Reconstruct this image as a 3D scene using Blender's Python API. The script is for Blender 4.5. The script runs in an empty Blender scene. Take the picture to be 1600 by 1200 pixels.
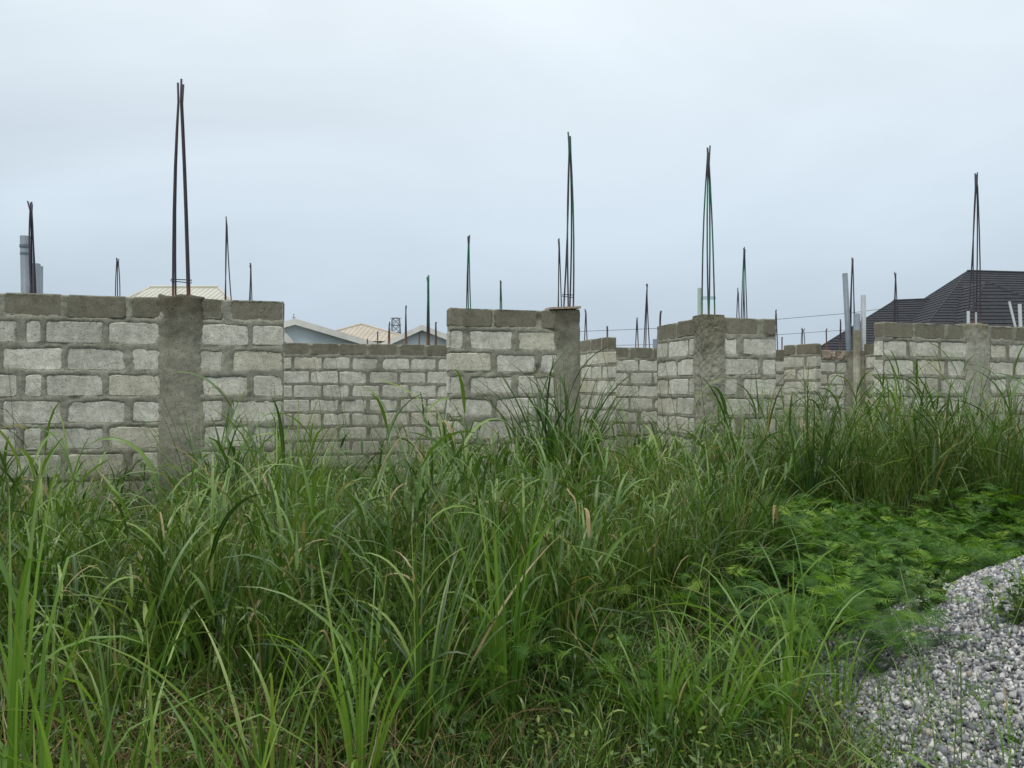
import bpy, math, random
import numpy as np
R = random.Random(7)
N = np.random.default_rng(11)
S = bpy.context.scene
COL = S.collection
pi = math.pi

# ------------------------------------------------------------------ camera, sky, sun, exposure
EYE = 1.6
FP = 1200.0          # focal length in photo pixels (photo is 1600 wide)
cam = bpy.data.cameras.new('camera')
cam.lens = 27.0; cam.sensor_width = 36.0; cam.clip_start = 0.05; cam.clip_end = 2000
camo = bpy.data.objects.new('camera', cam); COL.objects.link(camo)
camo.location = (0, 0, EYE)
camo.rotation_euler = (math.radians(90 + 0.24), 0, 0)
S.camera = camo
S.view_settings.view_transform = 'Standard'
S.view_settings.look = 'None'
S.view_settings.exposure = 0.0
S.view_settings.gamma = 1.0
S.view_settings.use_curve_mapping = False
SUN_EL, SUN_AZ = math.radians(55), math.radians(215)   # azimuth measured clockwise from +Y: behind and left of the camera

w = bpy.data.worlds.new('World'); S.world = w; w.use_nodes = True
nt = w.node_tree; nt.nodes.clear()
def wn(t, **k):
    n = nt.nodes.new(t)
    for a, b in k.items(): setattr(n, a, b)
    return n
out = wn('ShaderNodeOutputWorld')
sky = wn('ShaderNodeTexSky', sky_type='NISHITA', sun_disc=False)
sky.sun_elevation = SUN_EL; sky.sun_rotation = SUN_AZ
sky.air_density = 1.0; sky.dust_density = 2.0; sky.ozone_density = 1.0
bgs = wn('ShaderNodeBackground'); bgs.inputs['Strength'].default_value = 0.07
nt.links.new(sky.outputs[0], bgs.inputs['Color'])
tc = wn('ShaderNodeTexCoord'); sep = wn('ShaderNodeSeparateXYZ')
nt.links.new(tc.outputs['Generated'], sep.inputs[0])
ramp = wn('ShaderNodeValToRGB')            # overcast layer: dim blue-grey at the horizon, bright overhead
nt.links.new(sep.outputs['Z'], ramp.inputs[0])
cr = ramp.color_ramp
SKYC = [(0.0, (0.51, 0.605, 0.70)), (0.08, (0.545, 0.645, 0.745)), (0.2, (0.64, 0.75, 0.845)),
        (0.32, (0.725, 0.825, 0.905)), (0.45, (0.82, 0.90, 0.96)), (1.0, (1.90, 1.94, 1.98))]
while len(cr.elements) < len(SKYC): cr.elements.new(0.5)
for e, (p, c) in zip(cr.elements, SKYC): e.position = p; e.color = (*c, 1)
mp = wn('ShaderNodeMapping'); mp.inputs['Scale'].default_value = (1.0, 1.0, 2.1)
nt.links.new(tc.outputs['Generated'], mp.inputs[0])
nz = wn('ShaderNodeTexNoise'); nz.inputs['Scale'].default_value = 1.3; nz.inputs['Detail'].default_value = 5
nz.inputs['Roughness'].default_value = 0.52; nz.inputs['Distortion'].default_value = 0.9
nt.links.new(mp.outputs[0], nz.inputs['Vector'])
mr = wn('ShaderNodeMapRange'); mr.inputs[1].default_value = 0.3; mr.inputs[2].default_value = 0.72
mr.inputs[3].default_value = 0.94; mr.inputs[4].default_value = 1.12
nt.links.new(nz.outputs[0], mr.inputs[0])
mx = wn('ShaderNodeVectorMath', operation='SCALE')
nt.links.new(ramp.outputs[0], mx.inputs[0]); nt.links.new(mr.outputs[0], mx.inputs['Scale'])
bgc = wn('ShaderNodeBackground'); bgc.inputs['Strength'].default_value = 1.0
nt.links.new(mx.outputs[0], bgc.inputs['Color'])
mix = wn('ShaderNodeMixShader'); mix.inputs[0].default_value = 0.93
nt.links.new(bgs.outputs[0], mix.inputs[1]); nt.links.new(bgc.outputs[0], mix.inputs[2])
nt.links.new(mix.outputs[0], out.inputs['Surface'])

sl = bpy.data.lights.new('sun', 'SUN'); sl.energy = 1.5; sl.angle = math.radians(25); sl.color = (1.0, 0.96, 0.9)
so = bpy.data.objects.new('sun', sl); COL.objects.link(so)
so.rotation_euler = (pi / 2 - SUN_EL, 0, pi - SUN_AZ)
so.location = (-10, -14, 30)

# ------------------------------------------------------------------ helpers
def px(x, y, Y):
    """point at depth Y that the photo shows at pixel (x, y)"""
    return np.array([(x - 800) / FP * Y, Y, EYE - (y - 605) / FP * Y])

def tag(o, label=None, cat=None, group=None, kind=None):
    if label: o['label'] = label
    if cat: o['category'] = cat
    if group: o['group'] = group
    if kind: o['kind'] = kind
    return o

def empty(name, loc=(0, 0, 0)):
    o = bpy.data.objects.new(name, None); o.location = tuple(float(v) for v in loc); COL.objects.link(o)
    o.empty_display_size = 0.1
    return o

def mesh(name, V, F, mat=None, attrs=None, smooth=False):
    me = bpy.data.meshes.new(name)
    V = np.asarray(V, dtype=np.float32)
    if isinstance(F, np.ndarray):
        k = F.shape[1]; nf = len(F)
        me.vertices.add(len(V)); me.vertices.foreach_set('co', V.ravel())
        me.loops.add(nf * k); me.loops.foreach_set('vertex_index', F.astype(np.int32).ravel())
        me.polygons.add(nf); me.polygons.foreach_set('loop_start', np.arange(0, nf * k, k, dtype=np.int32))
        me.update(calc_edges=True)
    else:
        me.from_pydata([tuple(map(float, v)) for v in V], [], F)
    if attrs:
        for a, d in attrs.items():
            at = me.attributes.new(a, 'FLOAT', 'POINT'); at.data.foreach_set('value', np.asarray(d, dtype=np.float32).ravel())
    if smooth: me.polygons.foreach_set('use_smooth', np.ones(len(me.polygons), dtype=bool))
    if mat: me.materials.append(mat)
    return me

def obj(name, me, parent=None, loc=None):
    """link one mesh object; mesh data is in world space and is shifted when the parent sits elsewhere"""
    o = bpy.data.objects.new(name, me); COL.objects.link(o)
    if parent is not None:
        o.parent = parent
        o.location = tuple(-v for v in parent.location) if loc is None else loc
    elif loc is not None: o.location = loc
    return o

def noise2(u, v, scale, seed=0, octaves=3, rough=0.5):
    """value noise in about -1..1"""
    tot = np.zeros(np.broadcast(u, v).shape); amp = 1.0; s = 0
    for o in range(octaves):
        g = np.random.default_rng(abs(seed) * 131 + o).uniform(-1, 1, (64, 64))
        a = u * scale * 2 ** o + 13.7 * o + 1000; b = v * scale * 2 ** o + 7.1 * o + 1000
        i = np.floor(a).astype(int); j = np.floor(b).astype(int)
        fa = a - i; fb = b - j; fa = fa * fa * (3 - 2 * fa); fb = fb * fb * (3 - 2 * fb)
        G = lambda x, y: g[x % 64, y % 64]
        tot = tot + amp * ((G(i, j) * (1 - fa) + G(i + 1, j) * fa) * (1 - fb) + (G(i, j + 1) * (1 - fa) + G(i + 1, j + 1) * fa) * fb)
        s += amp; amp *= rough
    return tot / s * 1.4

def tube_vf(P, r, sides=6, off=0, cap=True):
    P = [np.array(p, float) for p in P]; V = []; F = []
    rr = r if hasattr(r, '__len__') else [r] * len(P)
    for i, p in enumerate(P):
        t = (P[min(i + 1, len(P) - 1)] - P[max(i - 1, 0)]); t /= np.linalg.norm(t) + 1e-9
        a = np.cross(t, [0, 1, 0] if abs(t[1]) < .9 else [1, 0, 0]); a /= np.linalg.norm(a); b = np.cross(t, a)
        for k in range(sides):
            an = 2 * pi * k / sides
            V.append(p + rr[i] * (math.cos(an) * a + math.sin(an) * b))
    for i in range(len(P) - 1):
        for k in range(sides):
            k2 = (k + 1) % sides
            F.append([off + i * sides + k, off + i * sides + k2, off + (i + 1) * sides + k2, off + (i + 1) * sides + k])
    if cap:
        F.append([off + k for k in range(sides)][::-1]); F.append([off + (len(P) - 1) * sides + k for k in range(sides)])
    return V, F

class MB:
    def __init__(s): s.V = []; s.F = []
    def add(s, V, F):
        o = len(s.V); s.V += [np.array(v, float) for v in V]; s.F += [[i + o for i in f] for f in F]; return s
    def tube(s, P, r, sides=6): V, F = tube_vf(P, r, sides); return s.add(V, F)
    def box(s, lo, hi):
        x0, y0, z0 = lo; x1, y1, z1 = hi
        V = [(x0, y0, z0), (x1, y0, z0), (x1, y1, z0), (x0, y1, z0), (x0, y0, z1), (x1, y0, z1), (x1, y1, z1), (x0, y1, z1)]
        return s.add(V, [[0, 3, 2, 1], [4, 5, 6, 7], [0, 1, 5, 4], [1, 2, 6, 5], [2, 3, 7, 6], [3, 0, 4, 7]])
    def build(s, name, mat, parent=None, smooth=False): return obj(name, mesh(name, s.V, s.F, mat, smooth=smooth), parent)

# ------------------------------------------------------------------ materials
def mat_new(name):
    m = bpy.data.materials.new(name); m.use_nodes = True
    t = m.node_tree; b = t.nodes['Principled BSDF']
    return m, t, b
def nn(t, typ, **k):
    n = t.nodes.new(typ)
    for a, b in k.items():
        if a.startswith('i_'):
            key = a[2:]; n.inputs[int(key) if key.isdigit() else key.replace('_', ' ')].default_value = b
        else: setattr(n, a, b)
    return n
def ramp_node(t, src, stops, interp='LINEAR'):
    r = t.nodes.new('ShaderNodeValToRGB'); e = r.color_ramp.elements; r.color_ramp.interpolation = interp
    while len(e) < len(stops): e.new(0.5)
    for el, (p, c) in zip(e, stops):
        el.position = p; el.color = (*c, 1) if len(c) == 3 else c
    t.links.new(src, r.inputs[0]); return r.outputs[0]
def mixc(t, fac, a, b, mode='MIX'):
    m = t.nodes.new('ShaderNodeMix'); m.data_type = 'RGBA'; m.blend_type = mode
    for s_, i in ((fac, 0), (a, 6), (b, 7)):
        if hasattr(s_, 'is_linked') or hasattr(s_, 'links'): t.links.new(s_, m.inputs[i])
        else: m.inputs[i].default_value = s_ if i == 0 else (*s_, 1)
    return m.outputs[2]
def math_(t, op, a, b=0.0):
    m = t.nodes.new('ShaderNodeMath'); m.operation = op
    for s_, i in ((a, 0), (b, 1)):
        if hasattr(s_, 'links'): t.links.new(s_, m.inputs[i])
        else: m.inputs[i].default_value = s_
    return m.outputs[0]
def noise(t, vec, scale, detail=4, rough=.55, dist=0):
    n = nn(t, 'ShaderNodeTexNoise'); n.inputs['Scale'].default_value = scale; n.inputs['Detail'].default_value = detail
    n.inputs['Roughness'].default_value = rough; n.inputs['Distortion'].default_value = dist
    if vec is not None: t.links.new(vec, n.inputs['Vector'])
    return n.outputs[0]

def masonry(name, lo, hi, tint=None, pits=0.5, bumpd=0.006, stain=0.5, topdark=None, smear=.5):
    """sandcrete or mortar: colour between lo and hi, pits, pale bloom, damp stains"""
    m, t, b = mat_new(name)
    geo = nn(t, 'ShaderNodeNewGeometry'); P = geo.outputs['Position']
    oi = nn(t, 'ShaderNodeObjectInfo')
    big = noise(t, P, 2.3, 4, .6, .4); mid = noise(t, P, 15, 7, .72); fine = noise(t, P, 75, 5, .75)
    c = ramp_node(t, mid, [(.3, lo), (.7, hi)])
    # per-block tone
    br = math_(t, 'MULTIPLY_ADD', oi.outputs['Random'], .22); br.node.inputs[2].default_value = .90
    hs = nn(t, 'ShaderNodeHueSaturation'); t.links.new(c, hs.inputs['Color']); t.links.new(br, hs.inputs['Value'])
    c = hs.outputs[0]
    if tint:
        r2 = math_(t, 'FRACT', math_(t, 'MULTIPLY', oi.outputs['Random'], 7.31))
        f = math_(t, 'MULTIPLY', math_(t, 'GREATER_THAN', r2, .82), .35)
        c = mixc(t, f, c, tint)
    st = ramp_node(t, big, [(.36, (.62, .62, .60)), (.58, (1, 1, 1))])
    c = mixc(t, stain, c, st, 'MULTIPLY')
    sc = nn(t, 'ShaderNodeMapping'); sc.inputs['Scale'].default_value = (6, 6, .9); t.links.new(P, sc.inputs[0])
    streak = noise(t, sc.outputs[0], 1.5, 5, .6)
    c = mixc(t, stain * .6, c, ramp_node(t, streak, [(.38, (.66, .65, .61)), (.56, (1, 1, 1))]), 'MULTIPLY')
    gr = ramp_node(t, fine, [(.34, (.5, .5, .47)), (.48, (1, 1, 1)), (.70, (1.16, 1.16, 1.16))])
    c = mixc(t, .8, c, gr, 'MULTIPLY')
    vo = nn(t, 'ShaderNodeTexVoronoi'); vo.inputs['Scale'].default_value = 42; vo.inputs['Randomness'].default_value = 1
    t.links.new(P, vo.inputs['Vector'])
    gate = ramp_node(t, noise(t, P, 9, 2), [(.45, (0, 0, 0)), (.6, (1, 1, 1))])
    pit = ramp_node(t, vo.outputs['Distance'], [(.10, (1, 1, 1)), (.24, (0, 0, 0))])
    pit = mixc(t, 1.0, pit, gate, 'MULTIPLY')
    c = mixc(t, math_(t, 'MULTIPLY', pit, pits), c, (.05, .05, .04))
    # algae and soil splash towards the foot, broken up
    sp0 = nn(t, 'ShaderNodeSeparateXYZ'); t.links.new(P, sp0.inputs[0])
    az = math_(t, 'ADD', sp0.outputs['Z'], math_(t, 'MULTIPLY', math_(t, 'SUBTRACT', noise(t, P, 3.5, 6, .7), .5), 1.6))
    af = nn(t, 'ShaderNodeMapRange'); af.inputs[1].default_value = 1.25; af.inputs[2].default_value = .35
    t.links.new(az, af.inputs[0])
    c = mixc(t, math_(t, 'MULTIPLY', af.outputs[0], .55), c, (.10, .105, .055))
    # thin mortar wash smeared over the faces
    sm = nn(t, 'ShaderNodeMapping'); sm.inputs['Scale'].default_value = (1, 1, 2.2); t.links.new(P, sm.inputs[0])
    sf = ramp_node(t, noise(t, sm.outputs[0], 5.5, 7, .72, .6), [(.50, (0, 0, 0)), (.66, (1, 1, 1))])
    c = mixc(t, math_(t, 'MULTIPLY', sf, smear), c, (.22, .215, .165))
    if topdark:
        z0, z1, dc = topdark
        sp = nn(t, 'ShaderNodeSeparateXYZ'); t.links.new(P, sp.inputs[0])
        zz = math_(t, 'ADD', sp.outputs['Z'], math_(t, 'MULTIPLY', math_(t, 'SUBTRACT', noise(t, P, 5, 5, .65), .5), .9))
        f = nn(t, 'ShaderNodeMapRange'); f.inputs[1].default_value = z0; f.inputs[2].default_value = z1
        t.links.new(zz, f.inputs[0])
        c = mixc(t, f.outputs[0], c, mixc(t, 1.0, c, dc, 'MULTIPLY'))
    t.links.new(c, b.inputs['Base Color'])
    b.inputs['Roughness'].default_value = .93; b.inputs['Specular IOR Level'].default_value = .25
    h = math_(t, 'ADD', math_(t, 'MULTIPLY', mid, .8), math_(t, 'MULTIPLY', fine, .35))
    h = math_(t, 'SUBTRACT', h, math_(t, 'MULTIPLY', pit, .8))
    bp = nn(t, 'ShaderNodeBump'); bp.inputs['Strength'].default_value = .9; bp.inputs['Distance'].default_value = bumpd
    t.links.new(h, bp.inputs['Height']); t.links.new(bp.outputs[0], b.inputs['Normal'])
    return m

M = {}
M['block'] = masonry('pale_sandcrete', (.44, .435, .36), (.71, .705, .61), tint=(.50, .45, .30), stain=.5, bumpd=.012)
M['block_damp'] = masonry('damp_sandcrete', (.135, .126, .090), (.235, .222, .168), tint=(.2, .18, .13), stain=.45, pits=.7)
M['mortar'] = masonry('mortar', (.19, .188, .145), (.37, .365, .295), stain=.6, pits=.7, bumpd=.01)
M['column'] = masonry('column_concrete', (.215, .21, .16), (.35, .34, .275), stain=.7, pits=.8, bumpd=.012, topdark=(1.95, 2.35, (.46, .44, .40)))
M['column_pale'] = masonry('pale_column_concrete', (.32, .315, .25), (.48, .47, .39), stain=.5, pits=.8, bumpd=.012, topdark=(2.2, 2.5, (.55, .52, .45)))
M['column_mid'] = masonry('weathered_column_concrete', (.24, .235, .185), (.42, .41, .33), stain=.8, pits=.9, bumpd=.014, topdark=(1.9, 2.35, (.55, .53, .47)))
M['rubble'] = masonry('broken_concrete', (.27, .19, .14), (.52, .45, .37), stain=.5, bumpd=.02)

def simple(name, col, rough=.6, metal=0, var=.2, scale=8, bump=0.0, spec=.4, var2=None):
    m, t, b = mat_new(name)
    geo = nn(t, 'ShaderNodeNewGeometry')
    n = noise(t, geo.outputs['Position'], scale, 5, .6)
    lo = tuple(c * (1 - var) for c in col); hi = tuple(min(1, c * (1 + var)) for c in col)
    c = ramp_node(t, n, [(.3, lo), (.7, hi if var2 is None else var2)])
    t.links.new(c, b.inputs['Base Color']); b.inputs['Roughness'].default_value = rough
    b.inputs['Metallic'].default_value = metal; b.inputs['Specular IOR Level'].default_value = spec
    if bump:
        bp = nn(t, 'ShaderNodeBump'); bp.inputs['Distance'].default_value = bump; t.links.new(n, bp.inputs['Height'])
        t.links.new(bp.outputs[0], b.inputs['Normal'])
    return m
M['pvc'] = simple('grey_pvc', (.15, .185, .21), .45, var=.12)
M['pvc_pale'] = simple('pale_pvc', (.32, .345, .35), .5, var=.1)
M['pvc_green'] = simple('pale_green_pvc', (.24, .31, .26), .5, var=.1)
M['wood'] = simple('weathered_board', (.33, .27, .20), .85, var=.3, scale=30)
M['white_fascia'] = simple('white_fascia', (.55, .55, .50), .7, var=.12, scale=2)
M['blue_wall'] = simple('pale_blue_plaster', (.56, .65, .68), .85, var=.1, scale=1)
M['tan_roof'] = simple('tan_metal_roof', (.37, .325, .255), .6, var=.12, scale=.7)
M['cream_roof'] = simple('cream_metal_roof', (.42, .41, .345), .55, var=.12, scale=.6)
M['cream_wall'] = simple('cream_plaster', (.5, .47, .38), .85, var=.1, scale=1)
M['black_roof'] = simple('charcoal_roof_tile', (.017, .020, .025), .75, var=.35, scale=5, spec=.35)
M['dark_ridge'] = simple('charcoal_ridge', (.022, .024, .028), .8, var=.2)
M['steel'] = simple('galvanised_steel', (.16, .18, .20), .6, var=.2)
M['wire'] = simple('dark_wire', (.12, .13, .14), .6, var=.1)

def rebar_mat(name, dark, green=0.0):
    m, t, b = mat_new(name)
    geo = nn(t, 'ShaderNodeNewGeometry'); P = geo.outputs['Position']
    c = ramp_node(t, noise(t, P, 3.0, 4, .7), [(.35, (.028, .034, .048)), (.55, dark), (.75, (.085, .045, .04))])
    if green:
        mpn = nn(t, 'ShaderNodeMapping'); mpn.inputs['Scale'].default_value = (2, 2, 1.6); t.links.new(P, mpn.inputs[0])
        g = ramp_node(t, noise(t, mpn.outputs[0], 1.3, 3), [(.46, (0, 0, 0)), (.56, (1, 1, 1))])
        c = mixc(t, math_(t, 'MULTIPLY', g, green), c, (.01, .17, .09))
    sp = nn(t, 'ShaderNodeSeparateXYZ'); t.links.new(P, sp.inputs[0])
    f = nn(t, 'ShaderNodeMapRange'); f.inputs[1].default_value = 2.64; f.inputs[2].default_value = 2.45
    t.links.new(sp.outputs['Z'], f.inputs[0])
    c = mixc(t, math_(t, 'MULTIPLY', f.outputs[0], .7), c, (.27, .11, .05))
    t.links.new(c, b.inputs['Base Color']); b.inputs['Roughness'].default_value = .75; b.inputs['Metallic'].default_value = .15
    return m
M['rebar'] = rebar_mat('rusty_rebar', (.055, .045, .055))
M['rebar_green'] = rebar_mat('green_tinged_rebar', (.05, .05, .055), .85)

def leaf_mat(name, stops, rib=(.20, .28, .12), tip=(.25, .2, .07), dry=None, trans=.33, rough=.38, ribw=.14, spec=.5, tipf=.5, hueby=0.0):
    m, t, b = mat_new(name)
    A = lambda n: nn(t, 'ShaderNodeAttribute', attribute_name=n).outputs['Fac']
    rnd, al, ac = A('rnd'), A('along'), A('across')
    c = ramp_node(t, rnd, stops)
    geo = nn(t, 'ShaderNodeNewGeometry')
    c = mixc(t, .5, c, ramp_node(t, noise(t, geo.outputs['Position'], 1.1, 3), [(.35, (.72, .78, .8)), (.65, (1.2, 1.15, 1.0))]), 'MULTIPLY')
    if ribw:
        ab = math_(t, 'ABSOLUTE', ac)
        rf = nn(t, 'ShaderNodeMapRange'); rf.inputs[1].default_value = ribw; rf.inputs[2].default_value = ribw * .5
        t.links.new(ab, rf.inputs[0]); c = mixc(t, math_(t, 'MULTIPLY', rf.outputs[0], .55), c, rib)
    # yellowed tips on some
    tf = math_(t, 'MULTIPLY', math_(t, 'POWER', al, 6.0), math_(t, 'GREATER_THAN', math_(t, 'FRACT', math_(t, 'MULTIPLY', rnd, 17.3)), .6))
    c = mixc(t, math_(t, 'MULTIPLY', tf, tipf), c, tip)
    if dry:
        d = math_(t, 'GREATER_THAN', math_(t, 'FRACT', math_(t, 'MULTIPLY', rnd, 43.7)), 1 - dry)
        c = mixc(t, d, c, (.30, .23, .11))
    t.links.new(c, b.inputs['Base Color']); b.inputs['Roughness'].default_value = rough
    b.inputs['Specular IOR Level'].default_value = spec
    tr = nn(t, 'ShaderNodeBsdfTranslucent')
    t.links.new(mixc(t, 1.0, c, (1.25, 1.35, .6), 'MULTIPLY'), tr.inputs['Color'])
    ms = nn(t, 'ShaderNodeMixShader'); ms.inputs[0].default_value = trans
    t.links.new(b.outputs[0], ms.inputs[1]); t.links.new(tr.outputs[0], ms.inputs[2])
    t.links.new(ms.outputs[0], t.nodes['Material Output'].inputs['Surface'])
    return m
M['grass'] = leaf_mat('guinea_grass', trans=.27, rough=.36, spec=.5, stops=[(0, (.018, .048, .008)), (.35, (.048, .108, .015)), (.65, (.10, .19, .026)), (.88, (.18, .27, .05)), (1, (.27, .33, .10))], dry=.04)
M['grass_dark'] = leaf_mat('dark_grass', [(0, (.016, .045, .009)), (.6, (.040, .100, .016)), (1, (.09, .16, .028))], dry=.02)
M['grass_bright'] = leaf_mat('young_grass', [(0, (.06, .14, .016)), (.5, (.125, .24, .030)), (1, (.22, .34, .065))], dry=.015, trans=.4)
M['fine'] = leaf_mat('fine_grass', [(0, (.07, .12, .025)), (.5, (.14, .19, .045)), (.85, (.22, .24, .08)), (1, (.32, .28, .14))], ribw=0, trans=.3, rough=.6, spec=.3)
M['dry'] = leaf_mat('dry_grass', [(0, (.07, .04, .02)), (.45, (.14, .09, .05)), (.85, (.26, .19, .11)), (1, (.42, .34, .22))], ribw=0, trans=.2, rough=.8, spec=.15, tipf=0)
M['seed'] = leaf_mat('seed_heads', [(0, (.12, .12, .06)), (.5, (.20, .19, .10)), (1, (.30, .25, .16))], ribw=0, trans=.3, rough=.7, spec=.2, tipf=0)
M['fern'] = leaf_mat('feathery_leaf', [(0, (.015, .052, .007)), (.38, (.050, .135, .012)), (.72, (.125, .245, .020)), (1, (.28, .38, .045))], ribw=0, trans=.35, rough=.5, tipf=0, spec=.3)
M['weed'] = leaf_mat('weed_leaf', [(0, (.03, .075, .015)), (.65, (.07, .15, .028)), (1, (.24, .29, .04))], trans=.35, rough=.5, tipf=0)
M['stem'] = simple('green_stem', (.10, .14, .05), .6, var=.3, scale=10)
M['fluff'] = simple('seed_fluff', (.6, .6, .52), .8, var=.1)

# ground
m, t, b = mat_new('soil'); M['soil'] = m
geo = nn(t, 'ShaderNodeNewGeometry'); P = geo.outputs['Position']
c = ramp_node(t, noise(t, P, 1.6, 6, .65, .5), [(.3, (.022, .028, .010)), (.48, (.045, .042, .022)), (.62, (.075, .062, .038)), (.8, (.035, .05, .016))])
c = mixc(t, .6, c, ramp_node(t, noise(t, P, 60, 4, .7), [(.3, (.5, .5, .5)), (.7, (1.4, 1.4, 1.4))]), 'MULTIPLY')
t.links.new(c, b.inputs['Base Color']); b.inputs['Roughness'].default_value = .95; b.inputs['Specular IOR Level'].default_value = .15
bp = nn(t, 'ShaderNodeBump'); bp.inputs['Distance'].default_value = .03
t.links.new(noise(t, P, 25, 6, .7), bp.inputs['Height']); t.links.new(bp.outputs[0], b.inputs['Normal'])
# stones
m, t, b = mat_new('crushed_stone'); M['stone'] = m
rnd = nn(t, 'ShaderNodeAttribute', attribute_name='rnd').outputs['Fac']
geo = nn(t, 'ShaderNodeNewGeometry')
c = ramp_node(t, rnd, [(0, (.085, .09, .10)), (.25, (.17, .178, .19)), (.5, (.27, .276, .28)), (.75, (.40, .40, .385)), (.93, (.60, .59, .56)), (.96, (.27, .23, .19)), (1, (.48, .43, .36))])
c = mixc(t, .7, c, ramp_node(t, noise(t, geo.outputs['Position'], 90, 5, .7), [(.34, (.55, .55, .57)), (.6, (1.15, 1.15, 1.13))]), 'MULTIPLY')
t.links.new(c, b.inputs['Base Color']); b.inputs['Roughness'].default_value = .7; b.inputs['Specular IOR Level'].default_value = .4
M['gravel_core'] = simple('gravel_bed', (.22, .22, .215), .9, var=.5, scale=60, bump=.02)

# ------------------------------------------------------------------ ground
def gz(x, y):
    near = np.clip((y - 2) / 3, 0, 1)
    return noise2(np.asarray(x, float), np.asarray(y, float), .45, 5, 3) * .06 * near + noise2(np.asarray(x, float), np.asarray(y, float), 2.2, 6, 2) * .018
axx = np.concatenate([[-900, -300, -120, -60, -30, -15], np.arange(-9, 12, .12), [15, 30, 60, 120, 300, 900]])
ayy = np.concatenate([[-60, -20, -5], np.arange(-1, 17, .12), [20, 30, 60, 120, 300, 1200]])
gx, gy = np.meshgrid(axx, ayy, indexing='ij')
inn = (np.abs(gx - 1.5) < 10) & (gy > -1) & (gy < 17)
gzz = np.where(inn, gz(gx, gy), 0)
ni, nj = gx.shape
idx = np.arange(ni * nj).reshape(ni, nj)
Fg = np.stack([idx[:-1, :-1], idx[1:, :-1], idx[1:, 1:], idx[:-1, 1:]], -1).reshape(-1, 4)
g = obj('ground', mesh('ground', np.stack([gx, gy, gzz], -1).reshape(-1, 3), Fg, M['soil'], smooth=True)); tag(g, kind='structure')

# ------------------------------------------------------------------ walls
PITCH = 0.25; BH = 0.212; TH = 0.15
class WallLine:
    """a wall's front face in plan: from point a to point b (x, y); s runs along it, t towards the viewer's side"""
    def __init__(s, a, b, top):
        s.a = np.array(a, float); d = np.array(b, float) - s.a; s.L = float(np.linalg.norm(d)); s.d = d / s.L
        n = np.array([s.d[1], -s.d[0]])
        if np.dot(n, -s.a) < 0: n = -n
        s.n = n; s.top = top
    def s_px(s, p):
        k = (p - 800) / FP      # x = k*y
        return float(-(s.a[0] - k * s.a[1]) / (s.d[0] - k * s.d[1]))
    def w(s, u, t, z):
        u = np.asarray(u, float); t = np.asarray(t, float); z = np.asarray(z, float)
        u, t, z = np.broadcast_arrays(u, t, z)
        return np.stack([s.a[0] + s.d[0] * u + s.n[0] * t, s.a[1] + s.d[1] * u + s.n[1] * t, z], -1)

def block_mesh(W, s0, s1, z0, z1, mat, front, back, rr):
    """a worn block with 10-point outline, chamfered arrises"""
    c = .018
    pts = [(s0 + c, z0), ((s0 + s1) / 2, z0), (s1 - c, z0), (s1, z0 + c), (s1, z1 - c), (s1 - c, z1), ((s0 + s1) / 2, z1), (s0 + c, z1), (s0, z1 - c), (s0, z0 + c)]
    cx, cz = (s0 + s1) / 2, (z0 + z1) / 2
    P = [(x + rr.uniform(-.005, .005), z + rr.uniform(-.005, .005)) for x, z in pts]
    V = []
    dt = [rr.uniform(-.003, .003) for _ in P]
    for (x, z), d in zip(P, dt):
        ins = .012
        xx = x + (ins if x < cx - .02 else -ins if x > cx + .02 else 0); zz = z + (ins if z < cz else -ins)
        V.append(W.w(xx, front + d * .5, zz))
    for (x, z), d in zip(P, dt): V.append(W.w(x, front - .011 + d, z))
    for (x, z), d in zip(P, dt): V.append(W.w(x, back, z))
    n = 10; F = [list(range(n)), list(range(2 * n, 3 * n))[::-1]]
    for k in range(n):
        k2 = (k + 1) % n
        F.append([n + k, n + k2, k2, k]); F.append([2 * n + k, 2 * n + k2, n + k2, n + k])
    return mesh('block', V, F, mat)

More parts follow.
